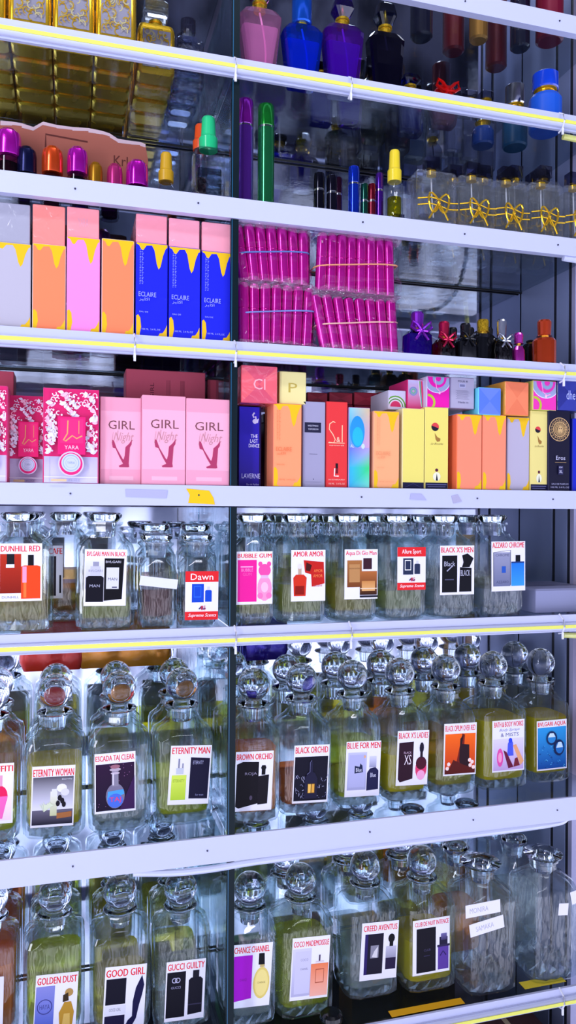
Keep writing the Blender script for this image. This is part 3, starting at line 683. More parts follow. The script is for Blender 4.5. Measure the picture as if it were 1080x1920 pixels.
# coloured flasks of the upper right bay
def curve_tube(h, w, y=0): return [(w*.5*math.sin(i/9*2.2)*(1 if i else 0), y, h*(1-i/9)+.004) for i in range(10)]
def colour_flask(name, label, px, Y, pyb_top, pyt, wpx, col, capc, cap='hex', taper=.72, group=None, capm=None, bh=None):
    x = xat(px, Y, zB); h = zat(pyb_top, x, Y)-zB; H = zat(pyt, x, Y)-zB; w = abs(xat(px+wpx/2, Y, zB)-xat(px-wpx/2, Y, zB)); d = w*.55
    g = tint('glass_'+name, tuple(v**.6 for v in lin(col)), haze=.16, hc=col); cg = h+.001
    T = empty(name, (x, Y, zB), label, 'perfume bottle', group)
    MB().loft([(w*taper*.9, d*.8, .004, 0), (w*taper, d*.9, .006, .004), (w*(taper+1)/2, d, .007, h*.5), (w, d, .008, h-.012), (w*.8, d*.8, .01, h-.003), (.02, .02, .01, h)], 2).build('glass_body', g, T, smooth=0)
    mb = MB(); mb.loft([(w*taper*.9*.82, d*.66, .003, .007), (w*(taper+1)/2*.84, d*.7, .006, h*.45), (w*.86, d*.7, .006, h*.72)], 2); mb.build('perfume', tint('perfume_'+name, tuple(min(1, v**.6+.05) for v in lin(col)), ior=1.1, haze=.42, hc=tuple(min(1, v*1.6+.01) for v in lin(col))), T, smooth=0)
    MB().tube(curve_tube(h-.006, w*.3), .0014, 6).build('dip_tube', mat('dip_tube_'+name, tuple(min(1, v*.5+.5) for v in lin(col)), .3), T)
    MB().loft(circ((.0085, h-.001), (.0085, h+.007), (.0105, h+.008), (.0105, h+.011), (.007, h+.012)), 4).build('collar', GOLD, T)
    ch = max(H-h-.011, .012); z = h+.011
    if cap == 'hex': r_ = [(.018, .018, .005, z), (.032, .028, .007, z+ch*.45), (.026, .022, .006, z+ch*.9), (.016, .014, .004, z+ch)]
    elif cap == 'cyl': r_ = circ((.013, z-.008), (.0145, z-.006), (.0145, z+ch-.002), (.012, z+ch))
    else: r_ = [(.024, .022, .005, z), (.024, .022, .005, z+ch), (.02, .018, .004, z+ch+.002)]
    MB().loft(r_, 2 if cap == 'hex' else 5).build('cap', capm or tint('cap_'+name, capc), T, smooth=12 if cap != 'cyl' else 30)
    if capm is None and cap == 'hex': MB().loft(circ((.004, z), (.005, z+ch*.3), (.0012, z+ch*.75)), 4).build('spray_nozzle', GOLD, T)
    return T
colour_flask('pink_perfume_flask', 'pale pink glass flask with gold collar beside the divider', 486, .035, 22, -30, 78, '#ffb4e0', '#ffc4e6', group='coloured flasks on the second shelf')
colour_flask('blue_perfume_flask', 'cobalt blue glass flask with blue cap', 565, .045, 52, 0, 74, '#1a5aff', '#2a7cff', 'cyl', group='coloured flasks on the second shelf', capm=mat('blue_metal_cap', '#1d6cf0', .2, .7, coat=.5))
colour_flask('purple_perfume_flask', 'violet glass flask with faceted violet cap', 641, .050, 52, 2, 74, '#8a30e0', '#a060e8', group='coloured flasks on the second shelf')
colour_flask('black_perfume_flask', 'near-black glass flask with clear faceted cap', 721, .055, 66, 10, 66, '#28264a', '#9aa0c0', group='coloured flasks on the second shelf')
colour_flask('navy_perfume_flask', 'small dark blue flask between the black flask and red bow one', 768, .13, 175, 143, 50, '#1a2ab0', '#2a50e0', taper=.85, group='coloured flasks on the second shelf')
colour_flask('red_perfume_flask', 'small red-topped flask with red bow above the third shelf', 832, .09, 195, 165, 50, '#b898b0', '#e03030', taper=.8, group='coloured flasks on the second shelf', capm=mat('red_foil', '#f01a18', .2, .6))
def bow(mb, x, y, z, s):
    for sg in (-1, 1):
        mb.tube([(x, y, z), (x+sg*s*.6, y-.002, z+s*.6), (x+sg*s, y, z+s*.9), (x+sg*s*1.15, y, z+s*.3), (x+sg*s*.6, y-.002, z-.1*s), (x, y, z)], s*.16, 6)
        mb.tube([(x, y, z), (x+sg*s*.4, y-.003, z-s*.6), (x+sg*s*.7, y-.003, z-s)], s*.14, 6)
    mb.ball(x, y-.001, z, s*.22, 10)
def bow_thing(parent, x, y, z, s, m): mb = MB(); bow(mb, x, y, z, s); return mb.build('ribbon_bow', m, parent)
ro = [o for o in COL.objects if o.name == 'red_perfume_flask'][0]; bow_thing(ro, 0, -.014, ht(178, 832, .09, zB), .017, mat('red_foil', '#f01a18', .2, .6))
# reserve of dark flasks standing behind on the same shelf
dk = [('#2a30c0', 'blue'), ('#6a2ad0', 'violet'), ('#163a3a', 'dark green'), ('#30306a', 'ink blue'), ('#8a90b0', 'grey'), ('#8898b8', 'smoke grey')]
for i, (px, Y) in enumerate(((600, .14), (655, .13), (700, .17), (745, .19), (690, .22), (775, .215))):
    colour_flask('perfume_flask', dk[i][1]+' glass flask standing behind the front flasks of the second shelf', px, Y, 150 if i < 3 else 190, 128 if i < 3 else 170, 48, dk[i][0], '#404060', 'box', .85, 'flasks standing behind on the second shelf')
for k_ in range(3):
    colour_flask('clear_perfume_flask', ('first', 'second', 'third')[k_]+' small clear flask from left behind the red bow flask', 850+k_*30, .17+.02*k_, 200, 185, 36, '#b0b4d0', '#d8d8e8', 'box', .9, 'small clear flasks behind the bow flask')
FB = mat('frosted_blue_glass', '#1656c8', .35, coat=.3)
def cylbottle(px, Y, top, capb, rpx, col, capm, label, nm):
    x = xat(px, Y, zB); r = abs(xat(px+rpx, Y, zB)-xat(px, Y, zB)); h = zat(capb, x, Y)-zB; H = zat(top, x, Y)-zB
    return flacon(nm, label, 'perfume bottle', px, Y, zB, [('bottle_body', circ((r*.9, 0), (r, .003), (r, h-.008), (r*.85, h-.002), (r*.5, h)), 6, col),
        ('collar', circ((r*.55, h), (r*.55, h+.006), (r*.7, h+.007), (r*.7, h+.01)), 5, GOLD), ('cap', circ((r*.75, h+.008), (r*.8, h+.01), (r*.8, H-.002), (r*.7, H)), 6, capm)])
cylbottle(1022, .06, 140, 180, 26, FB, mat('blue_cap', '#1444d0', .2, coat=1.), 'frosted blue cylinder bottle with gold collar near the right wall', 'blue_perfume_bottle')
cylbottle(965, .12, 162, 208, 20, mat('frosted_teal', '#0e4a70', .35), SILVER, 'teal bottle with silver cap left of the frosted blue bottle', 'teal_perfume_bottle')
cylbottle(905, .13, 215, 240, 18, mat('frosted_deepblue', '#123a86', .35), SILVER, 'deep blue bottle with silver top, third from the right wall', 'blue_perfume_bottle')
# topmost shelf
zA = ZS['A']
def tubeA(px, Y, r, h, m, label, nm='perfume_tube'):
    return flacon(nm, label, 'perfume bottle', px, Y, zA, [('tube_body', circ((r*.8, 0), (r, .003), (r, h*.65), (r*.96, h*.66)), 6, m), ('cap', circ((r*.97, h*.66), (r, h*.68), (r, h-.003), (r*.8, h)), 6, m)], 'tubes on the topmost shelf')
tubeA(897, .10, .015, .14, mat('tan_gold', '#c48a3a', .3, .6), 'tan gold tube on the topmost shelf')
tubeA(930, .16, .018, .12, mat('wine_red', '#6a0a1a', .3, .3, coat=.6), 'wine red tube behind the tan gold tube')
tubeA(850, .14, .018, .12, mat('wine_red', '#6a0a1a', .3, .3, coat=.6), 'wine red tube left of the tan gold tube')
tubeA(975, .10, .016, .11, mat('near_black', '#12122a', .2, coat=.8), 'black tube right of the tan gold tube')
tubeA(1030, .07, .022, .12, mat('crimson_tube', '#7a1030', .3, .3, coat=.6), 'crimson tube nearest the upper right corner')
tubeA(790, .12, .018, .12, mat('near_black', '#12122a', .2, coat=.8), 'black tube leftmost of those on the topmost shelf')

# ------------------------------------------------------------------ third row (shelf C), left bay
def vial(px, top, Y, capm, liq, label, r=.0125, grp='dome-capped vials'):
    x = xat(px, Y, zC); H = zat(top, x, Y)-zC; b = H-.036
    return flacon('rollon_vial', label, 'perfume vial', px, Y, zC, [
        ('vial_glass', circ((r*.9, 0), (r, .002), (r, b-.004), (r*.7, b)), 5, tint('vial_glass', (.85, .85, .92))),
        ('perfume', circ((r*.8, .004), (r*.82, b*.75)), 5, tint('vial_perfume_'+liq[1:], liq, ior=1.1)),
        ('cap', circ((r*1.02, b), (r*1.05, b+.002), (r*1.05, H-.013), (r*.95, H-.006), (r*.6, H-.001), (r*.15, H)), 5, capm)], grp)
MG = mat('magenta_foil', '#e21bd0', .16, .75, coat=.5)
V = [(15, 243, MG, '#8a2a8a', 'large magenta dome-capped vial at the left edge', .0155), (50, 276, mat('navy_foil', '#181c48', .2, .7), '#282a60', 'navy dome-capped vial between the magenta and orange ones', .012),
     (98, 276, mat('orange_foil', '#ff5a22', .2, .7, coat=.4), '#a05040', 'orange dome-capped vial between the navy and magenta ones', .013), (145, 277, MG, '#7a2a9a', 'magenta dome-capped vial just right of the orange one', .013),
     (179, 305, mat('ochre_foil', '#b8801a', .25, .7), '#907030', 'short ochre dome-capped vial', .009), (215, 308, mat('rose_foil', '#c2307a', .25, .6), '#903060', 'short rose dome-capped vial left of the last magenta one', .010),
     (257, 302, MG, '#7a2a9a', 'magenta dome-capped vial rightmost, beside the cardboard end', .0145)]
for px, top, cm, lq, lab, r in V: vial(px, top, .045, cm, lq, lab, r)
# reserve vials behind the carton
for i, (px, c, w_n) in enumerate(((40, '#7a1a9a', 'violet'), (95, '#9a1a70', 'plum'), (150, '#5a1a9a', 'indigo'), (205, '#8a1a8a', 'purple'))):
    vial(px, 312, .13, mat('dark_foil_'+w_n, c, .2, .6), c, w_n+' vial hidden behind the torn cardboard', .014, 'vials behind the cardboard')
x0 = xat(-60, .075, zC)
edge = [(-60, 224), (0, 228), (22, 230), (40, 233), (62, 240), (80, 230), (105, 236), (135, 240), (165, 242), (190, 247), (205, 252), (220, 262), (245, 266), (262, 268), (272, 272), (277, 300), (277, 340)]
pts = [(xat(a, .072, zC), zat(b, xat(a, .072, zC), .072)) for a, b in edge]
pts = [(x, max(z, zC)) for x, z in pts]; pts[-1] = (pts[-1][0], zC); pts = [(pts[0][0], zC)]+pts
mb = MB(); mb.prism(pts[::-1], .072, .076, '#a25a48')
for i in range(2, len(pts)-3):                    # fluffy torn edge
    (a, b), (c, d) = pts[i], pts[i+1]; hh = .003+.002*rnd.random()
    mb.add([(a, .0718, b-hh), (c, .0718, d-hh*.8), (c, .0712, d+.001), (a, .0712, b+.001)], [(0, 1, 2, 3)], '#c9aeb4')
a = Art(.10, .03, mb, xat(85, .072, zC), .0718, zat(285, xat(85, .072, zC), .072)); a.ring(0.05, .3, .0, .0, .1, '#5a2018')
a.line([(0, .2), (0, .8), (.55, .7)], .012, '#5a2018'); a.text('Krk', .90, -.2, 1.15, .25, '#5a2018')
tag(mb.build('torn_cardboard', mat('cardboard', rough=.8, attr=True), smooth=0), 'brown torn cardboard strip standing behind the dome-capped vials', 'cardboard')
# spray with gold cap, green capped bottle
def spray(px, Y, top, capb, rpx, capm, liq, label, z0=zC, sq=False, brpx=None, nm='spray_bottle', grp=None):
    x = xat(px, Y, z0); k = abs(xat(px+1, Y, z0)-x); r = rpx*k; br = (brpx or rpx)*k; H = zat(top, x, Y)-z0; b = zat(capb, x, Y)-z0
    body = [(2*br*.94, 2*br*.8, .003, 0), (2*br, 2*br*.85, .004, .004), (2*br, 2*br*.85, .004, b-.006), (2*br*.7, 2*br*.6, .004, b)] if sq else circ((br*.9, 0), (br, .003), (br, b-.006), (br*.7, b))
    liqr = [tuple([q[0]*.8, q[1]*.8, q[2], min(max(q[3], .004), b*.6)]) for q in body[:3]]
    return flacon(nm, label, 'spray bottle', px, Y, z0, [('bottle_glass', body, 4, clear('spray_glass', (.93, .95, .97), (.55, .6, .72), bump=.5, bscale=60)), ('perfume', liqr, 4, tint('spray_'+liq[1:], liq, ior=1.1)),
        ('cap', circ((r*1.0, b), (r*1.02, b+(H-b)*.35), (r*.82, b+(H-b)*.42), (r*.72, H-.002), (r*.6, H)), 6, capm)], grp)
spray(311, .05, 288, 342, 14, mat('mustard_plastic', '#c89a1a', .35), '#d8d090', 'clear spray vial with mustard yellow cap left of the green-capped one')
spray(390, .035, 221, 283, 17, mat('green_plastic', '#1fc07a', .3, coat=.4), '#c8d4dc', 'square clear crinkled spray bottle with green cap beside the divider', sq=True, brpx=28)
spray(375, .10, 235, 283, 14, mat('orange_plastic', '#e8501a', .3, coat=.4), '#e0a090', 'orange-capped spray half hidden behind the green-capped bottle')
# purple film-wrapped lot under the shelf, behind the orange carton
tag(MB().loft([(.11, .06, .01, 0), (.125, .07, .015, .05), (.12, .07, .015, .12), (.1, .05, .015, .135)], 3).build('purple_bag', mat('purple_foil', '#4a1468', .12, .7, bump=.9, bscale=30), loc=(xat(222, .13, zD), .13, zD)), 'crinkled purple foil bag hanging behind the coral carton without a box on top', 'bag')

# third row, right bay
def atomiser(px, Y, top, capb, rpx, cc, bc, label, grp='metallic atomisers'):
    x = xat(px, Y, zC); r = abs(xat(px+rpx, Y, zC)-x); H = zat(top, x, Y)-zC; b = zat(capb, x, Y)-zC
    return flacon('atomiser', label, 'perfume atomiser', px, Y, zC, [('tube_body', circ((r*.9, 0), (r, .002), (r, b)), 6, bc), ('ring', circ((r*.93, b), (r*.93, b+.003)), 6, SILVER),
        ('cap', circ((r, b+.003), (r, H-.006), (r*.9, H-.001), (r*.7, H)), 6, cc)], grp)
def met(n, c): return mat(n, c, .15, .8, coat=.6)
atomiser(459, .03, 188, 240, 15, met('violet_cap', '#b022c8'), met('violet_body', '#7a3ac0'), 'tall violet metallic atomiser beside the divider')
atomiser(498, .03, 198, 243, 15, met('green_cap', '#1faa3a'), met('green_body', '#2c9a5a'), 'tall green metallic atomiser')
for i, (px, top, c, lab) in enumerate(((598, 325, '#16162a', 'black slim tube, left of the pair near the blue tube'), (622, 330, '#1c1a30', 'second black slim tube, right of the pair'), (634, 333, '#3a1030', 'dark plum slim tube just left of the blue tube'), (663, 313, '#1440e8', 'bright blue slim tube'),
        (683, 345, '#0f5a4a', 'dark teal slim tube right of the blue one'), (697, 345, '#8a1030', 'dark red slim tube right of the teal one'), (711, 325, '#5a20a8', 'violet slim tube left of the yellow-capped vial'))):
    atomiser(px, .035, top, top+35, 10 if i in (0, 1, 3) else 7, met('slim_'+c[1:], c), met('slim_'+c[1:], c), lab, 'slim tubes on the third shelf')
spray(739, .022, 283, 342, 12, mat('yellow_plastic', '#ead02a', .3, coat=.4), '#f0e84a', 'clear sample spray with tall yellow cap', brpx=15)
# square clear bottles with gold bows
def gold_bow_flask(px, Y, wpx, top, colr, label, lean=0, group='square clear flasks with gold bows'):
    x = xat(px, Y, zC); w = abs(xat(px+wpx/2, Y, zC)-xat(px-wpx/2, Y, zC)); h = zat(top, x, Y)-zC
    T = empty('square_perfume_flask', (x, Y, zC), label, 'perfume bottle', group)
    d = w*.62
    MB().loft([(w*.96, d*.94, .003, 0), (w, d, .004, .003), (w, d, .004, h-.004), (w*.92, d*.9, .003, h)], 2).build('flask_glass', clear('clear_flask_glass', (.97, .98, .99), (.78, .82, .95), bump=.5, bscale=60, haze=.07), T, smooth=15)
    MB().loft([(w*.84, d*.78, .003, .010), (w*.84, d*.78, .003, h-.009)], 2).build('inner_chamber', tint('clear_juice', (.93, .93, .9)), T)
    MB().loft(circ((.0075, h), (.0075, h+.007), (.006, h+.008)), 5).build('collar', GOLD, T)
    MB().loft([(.022, .018, .002, h+.008), (.022, .018, .002, h+.026)], 2).build('cap', tint('grey_cap', '#b4b4cc'), T)
    MB().tube([(0, 0, h-.004), (.001, 0, h*.6), (.004, 0, h*.2)], .0011, 6).build('dip_tube', mat('pale_tube', '#e6e6f0', .3), T)
    mb = MB(); y = -d/2-.002
    for z in (h*.30, h*.42): mb.tube([(-w*.5, y, z), (-w*.2, y-.002, z+.003), (.0, y-.003, z+.001), (w*.25, y-.002, z-.003), (w*.5, y, z-.001)], .0011, 6)
    for sg in (-1, 1):
        mb.tube([(sg*w*.30*math.sin(q)*(.4+.6*abs(math.cos(q/2))), y-.003-.001*math.sin(q), h*.36+.011*math.sin(2*q)+.004*math.cos(q)) for q in [i*PI/10 for i in range(11)]], .0015, 6)
        mb.tube([(0, y-.003, h*.36), (sg*w*.14, y-.004, h*.18), (sg*w*.24, y-.003, h*.05)], .0014, 6)
    mb.ball(0, y-.003, h*.36, .003, 10); mb.build('gold_bow', GOLD, T); return T
for i, (px, w_p, top, Y) in enumerate(((808, 74, 331, .024), (883, 68, 341, .024), (948, 62, 349, .024), (1013, 62, 353, .024), (1074, 56, 358, .024))):
    gold_bow_flask(px, Y, w_p, top, None, ('leftmost', 'second from left', 'middle', 'second from right', 'rightmost')[i]+' of the five front square clear flasks with gold bows')
for i, px in enumerate((842, 898, 956, 1010)):
    for r_ in range(3):
        gold_bow_flask(px+8-10*r_, .068+.05*r_, 46, 345+6*r_, None, ('first', 'second', 'third', 'fourth')[i]+' from left in the '+('second', 'third', 'rear')[r_]+' row of square clear flasks', group='square clear flasks standing behind')

# small bottles beside the magenta tubes (shelf D, right)
def mini(px, Y, top, shoulder, wpx, body, capm, label, bowm=None, sq=True, grp='small bottles at the right of the fourth level', cw=.45, nm='mini_perfume_bottle'):
    x = xat(px, Y, zD); w = abs(xat(px+wpx/2, Y, zD)-xat(px-wpx/2, Y, zD)); h = zat(shoulder, x, Y)-zD; H = zat(top, x, Y)-zD
    T = flacon(nm, label, 'perfume bottle', px, Y, zD, [
        ('bottle_body', [(w*.9, w*.7, .004, 0), (w, w*.75, .005, .003), (w*.96, w*.72, .006, h-.006), (w*.7, w*.55, .006, h)] if sq else circ((w*.45, 0), (w*.5, .003), (w*.5, h-.004), (w*.42, h)), 4, body),
        ('neck', circ((w*.18, h), (w*.18, h+.004)), 4, GOLDS),
        ('cap', circ((w*cw*.6, h+.004), (w*cw*.5, h+.006), (w*cw*.55, H-.003), (w*cw*.45, H)), 4, capm)], grp)
    if bowm: bow_thing(T, 0, -w*.36, h-.001, w*.36, bowm)
    return T
mini(782, .03, 586, 622, 46, tint('violet_glass', '#8a3ae0', bump=.5), met('violet_foil', '#a030d8'), 'violet small bottle with violet foil bow', met('violet_foil', '#a030d8'))
mini(832, .03, 604, 638, 38, tint('crimson_glass', '#b02050', bump=.5), met('crimson_foil', '#d81a50'), 'crimson small bottle with crimson foil bow', met('crimson_foil', '#d81a50'))
mini(872, .03, 607, 636, 36, BLACK, BLACK, 'black small bottle beside the crimson bow bottle', BLACK)
mini(905, .045, 600, 628, 40, BLACK, mat('knurled_gold', '#c8a020', .3, .8, bump=1., bscale=300), 'black small bottle with gold knurled cap')
mini(940, .028, 600, 640, 34, tint('smoke_glass', '#7a6a60', bump=.5), SILVER, 'small bottle with silver ribbon bow', SILVER)
mini(972, .024, 625, 650, 20, met('pink_foil', '#e03ac0'), met('pink_foil', '#e03ac0'), 'tiny pink metallic bottle between the silver bow and copper bottles', cw=.7)
t = mini(1020, .024, 601, 636, 38, met('copper_foil', '#f0501e'), met('copper_foil', '#f0501e'), 'shiny copper orange bottle nearest the right wall', sq=False, cw=.55)
mini(995, .05, 640, 646, 30, BLACK, BLACK, 'low black bottle behind the copper orange one')
for i, px in enumerate((838, 870, 905)): mini(px+10, .10, 615, 640, 32, BLACK, BLACK, ('left', 'middle', 'right')[i]+' black bottle of the three standing behind the bow bottles')

# ------------------------------------------------------------------ decanters
def label_card(w, h, draw, parent, loc, tilt=0., name='paper_label', bgc='#f1eefb'):
    mb = MB(); mb.box(-w/2, w/2, 0, .0004, 0, h, bgc); a = Art(w, h, mb, -w/2, 0, 0, .00003)
    if draw: draw(a)
    return mb.build(name, PAPER, parent, loc, smooth=0, rot=(0, tilt, 0))
LIQ = {}
def liquid_mat(c):
    if c == '#9a3008': return clear('amber_perfume', (.34, .07, .01), (.2, .04, .01), ior=1.15, haze=.25, hc=c)
    if c not in LIQ: LIQ[c] = clear('perfume_'+c[1:], tuple(.25+.74*v for v in lin(c)), tuple(.1+.85*v for v in lin(c)), ior=1.15, bump=.15, gl=.8, haze={'#fff000': .48, '#ffa400': .42}.get(c, .24), hc=c)
    return LIQ[c]
W1, HB = .084, .140
def dec_body(w=W1, hb=HB, kf=1., seg=2):
    mb = MB(); s = w/.084; q_ = lambda o: hb+.008+(o-.008)*kf
    mb.loft([(w*.90, w*.90, .016, .0), (w*.98, w*.98, .018, .004), (w, w, .019*s, .012), (w, w, .019*s, hb-.014), (w*.95, w*.95, .022*s, hb-.006), (w*.72, w*.72, .028*s, hb+.004),
             (.052, .052, .024, hb+.008), (.043, .043, .0215, q_(.012)), (.041, .041, .0205, q_(.019)), (.048, .048, .024, q_(.022)), (.048, .048, .024, q_(.025))], seg, caps=(1, 0))
    i = .0045
    mb.loft([(w*.86, w*.86, .014, .014), (w-2*i, w-2*i, .016*s, .020), (w-2*i, w-2*i, .016*s, hb-.016), (w*.82, w*.82, .02*s, hb-.008), (w*.6, w*.6, .022*s, hb), (.040, .040, .020, hb+.006), (.034, .034, .017, q_(.011)), (.032, .032, .016, q_(.023))], seg, m=1, caps=(1, 0), flip=True)
    return mb
def dec_base(w=W1):
    mb = MB(); n = 24; vs = [(0, 0, .011), (0, 0, .0015)]; r = w*.43; n = 28
    for j in range(n):
        th = 2*PI*j/n; q = (abs(math.cos(th))**4+abs(math.sin(th))**4)**-.25
        vs += [(r*q*math.cos(th), r*q*math.sin(th), .0175 if j % 2 else .010), (r*(1.0 if j % 2 else .93)*q*math.cos(th), r*(1.0 if j % 2 else .93)*q*math.sin(th), .002)]
    fs = []
    for j in range(n):
        a, b = 2+2*j, 2+2*((j+1) % n); fs += [(0, a, b), (1, b+1, a+1), (a+1, b+1, b, a)]
    mb.add(vs, fs); return mb
def ball_stopper(hb=HB, kf=1.):
    z = hb+.008+.017*kf; bz = 0 if kf == 1 else -.004
    mb = MB(); mb.lathe([(.0135, z-.020), (.0155, z-.0005), (.022, z+.0005), (.0245, z+.003), (.022, z+.006), (.014, z+.008+bz*.5), (.0125, z+.0095+bz)]+[(.0235*math.sin(a), z+.0315+bz-.0235*math.cos(a)) for a in [PI*(.18+.82*i/12) for i in range(12)]]+[(.0004, z+.055+bz)], 24)
    return mb
def disc_stopper(hb, r=.022):
    z = hb+.025
    mb = MB(); mb.lathe([(.0135, z-.020), (.0155, z-.0005), (.018, z+.001), (r, z+.006), (r*1.04, z+.009), (r*.9, z+.012), (r*.5, z+.0125), (.0004, z+.011)], 24); return mb
ME = {}
def cached(key, f, m, sm=30):
    if key not in ME:
        o = f().build('tmp', m, smooth=sm); ME[key] = o.data; o.data.name = key; bpy.data.objects.remove(o)
    return ME[key]
def part(name, me, parent):
    o = bpy.data.objects.new(name, me); COL.objects.link(o); o.parent = parent; return o
def decanter(x, Y, z, liq, lvl, label, w=W1, hb=HB, stop='ball', group=None, rz=0, lip=True, sr=.022, kf=1.):
    T = empty('glass_decanter', (x, Y, z), label, 'decanter', group, rz)
    k = '%.3f_%.3f_%.1f' % (w, hb, kf)
    if stop == 'ball' and z == ZS['H']: kf = .35; k = '%.3f_%.3f_%.1f' % (w, hb, kf)
    part('glass_body', cached('decanter_body_'+k, lambda: dec_body(w, hb, kf), [GLASS, INNER], 25), T)
    part('cut_base', cached('decanter_base_'+k, lambda: dec_base(w), CUT, 0), T)
    if stop == 'ball': part('ball_stopper', cached('ball_stopper_'+k, lambda: ball_stopper(hb, kf), CRYSTAL, 40), T)
    elif stop == 'disc': part('disc_stopper', cached('disc_stopper_%s_%.3f' % (k, sr), lambda: disc_stopper(hb, sr), CRYSTAL, 40), T)
    if liq:
        lv = round(lvl, 2); s = w/.084; i = .0052
        def f():
            mb = MB(); zt = .016+(hb-.032)*lv
            mb.loft([(w*.84, w*.84, .014, .0155), (w-2*i, w-2*i, .016*s, .021), (w-2*i, w-2*i, .016*s, zt)], 2); return mb
        part('perfume', cached('liquid_%s_%.2f_%s' % (k, lv, liq), f, liquid_mat(liq)), T)
    return T
def stick(T, w, hb, Y, z, rect, draw, tilt=0., name='paper_label', bgc='#f1eefb'):
    """a paper label glued to the front face; rect = its place on the photo's bottle front"""
    x0, y0, x1, y1 = rect; yf = Y-w/2-.0006
    xc = xat((x0+x1)/2, yf, (z+.06)); wa = xat(x1, yf, z+.06)-xat(x0, yf, z+.06)
    za = zat(y1, xc, yf); zb_ = zat(y0, xc, yf)
    return label_card(wa, zb_-za, draw, T, (xc-T.location.x, -w/2-.0008, za-z), tilt, name, bgc)

RED = '#e8262c'
def bottle(a, u0, v0, u1, v1, c, cap='#15151c', capw=.4, caph=.22, sh=None):
    m = (u0+u1)/2; hw = (u1-u0)/2; vb = v0+(v1-v0)*(1-caph)
    a.poly([(u0, v0), (u1, v0), (u1, vb-.02), (u1-hw*.35, vb), (u0+hw*.35, vb), (u0, vb-.02)], c)
    a.rect(m-hw*capw, vb, m+hw*capw, v1, cap)
    if sh: a.rect(u0+hw*.25, v0+.02, u0+hw*.55, vb-.04, sh)
def L_dunhill(a):
    a.text('DUNHILL RED', .02, .86, .95, .96, RED)
    a.grad(0, .14, .50, .82, '#8a1a0c', '#c0301a'); a.rect(.14, .58, .34, .64, '#e8e8f0'); a.rect(.16, .64, .34, .82, '#18181e'); a.text('DUNHILL', .05, .05, .45, .09, '#8888aa')
    bottle(a, .50, .04, .96, .80, '#f0481a', '#111118', .3, .24, '#ff7a3a'); a.rect(.53, .32, .63, .60, '#f8a0c0')
def L_bvman(a):
    a.text('BVLGARI MAN IN BLACK', .05, .88, .97, .96, RED); a.grad(0.02, .30, .45, .80, '#b8b8cc', '#e8e8f4')
    a.poly([(.04, .07), (.46, .07), (.46, .50), (.40, .53), (.10, .53), (.04, .50)], '#0c0a18'); a.rect(.14, .53, .38, .70, '#c8c8d8'); a.rect(.20, .70, .34, .78, '#9a9ab0'); a.text('BVLGARI', .10, .60, .42, .64, '#8888a0'); a.text('MAN', .13, .33, .37, .38, '#b0b0c8')
    a.poly([(.47, .09), (.90, .12), (.94, .84), (.47, .84)], '#08070f'); a.text('BVLGARI', .50, .76, .86, .80, '#d8d8e8'); a.rect(.52, .30, .82, .68, '#dcdcec'); a.text('MAN', .56, .45, .78, .50, '#40405a'); a.rect(.66, .32, .78, .34, '#50506a')
def band(title, boxc, botc):
    def f(a):
        a.rect(0, .78, 1, 1, RED); a.rect(0, 0, 1, .17, RED); a.text(title, .16, .82, .84, .95, '#ffffff'); a.text('Supreme Scents', .08, .04, .92, .13, '#ffffff', slant=.05)
        a.rect(.20, .36, .56, .74, boxc); a.rect(.26, .46, .48, .70, '#ffffff' if boxc == '#26304e' else '#2a6ae8'); a.rect(.28, .48, .46, .68, boxc); bottle(a, .60, .37, .80, .68, botc, '#d8d8e8', .4, .22)
        a.ell(.50, .25, .05, .035, '#c03048', 8); a.line([(.42, .22), (.48, .27), (.54, .22), (.62, .24)], .02, '#3a3a6a'); a.text('SS', .48, .20, .62, .29, '#c83040')
    return f
def L_bubble(a):
    a.text('BUBBLE GUM', .04, .88, .97, .96, RED); a.rect(.04, .05, .56, .84, '#f21f96'); a.rect(.12, .70, .46, .72, '#ffb0dc'); a.text('BUBBLE', .14, .62, .46, .68, '#ff90cc'); a.text('GUM', .18, .54, .42, .60, '#ff60b0')
    a.ell(.78, .30, .20, .24, '#ff9ac4'); a.ell(.78, .64, .17, .12, '#fb4fa4'); a.ell(.66, .76, .06, .05, '#fb4fa4', 10); a.ell(.90, .76, .06, .05, '#fb4fa4', 10); a.rect(.68, .49, .88, .55, '#e8b8d8'); a.ell(.66, .16, .08, .06, '#ff7ab8', 10); a.ell(.90, .16, .08, .06, '#ff7ab8', 10); a.ell(.78, .32, .10, .10, '#ffc4dc', 12)
def L_amor(a):
    a.text('AMOR AMOR', .06, .87, .94, .97, RED)
    a.poly([(.36, .80), (.95, .76), (.98, .34), (.60, .28), (.58, .52), (.40, .56)], '#c8201a'); a.poly([(.44, .76), (.60, .70), (.55, .58), (.42, .60)], '#481010'); a.text('AMOR', .66, .56, .92, .62, '#ff8a4a'); a.text('AMOR', .64, .46, .92, .52, '#ff8a4a')
    a.poly([(.08, .10), (.42, .10), (.45, .46), (.36, .52), (.14, .52), (.06, .46)], '#d8321a'); a.poly([(.11, .13), (.38, .13), (.38, .30), (.12, .30)], '#901408'); a.rect(.20, .52, .30, .66, '#c8a890'); a.ell(.25, .68, .07, .05, '#e8e0e8', 10); a.text('cacharel', .64, .28, .90, .33, '#d05050')
def L_aqua(a):
    a.text('Aqua Di Gio Man', .04, .86, .96, .97, RED)
    a.grad(.08, .24, .52, .78, '#7a3f1a', '#b0713c'); a.rect(.14, .34, .46, .70, '#c08a54'); a.text('AQUA DI GIO', .14, .60, .46, .63, '#4a2010')
    a.grad(.46, .08, .98, .56, '#2a1208', '#b86a34'); a.grad(.52, .16, .92, .36, '#e8b070', '#d08a4a'); a.rect(.56, .60, .82, .82, '#3a1a28'); a.rect(.48, .20, .98, .22, '#f0d8b8'); a.rect(.46, .03, 1, .07, '#1a1a2a')
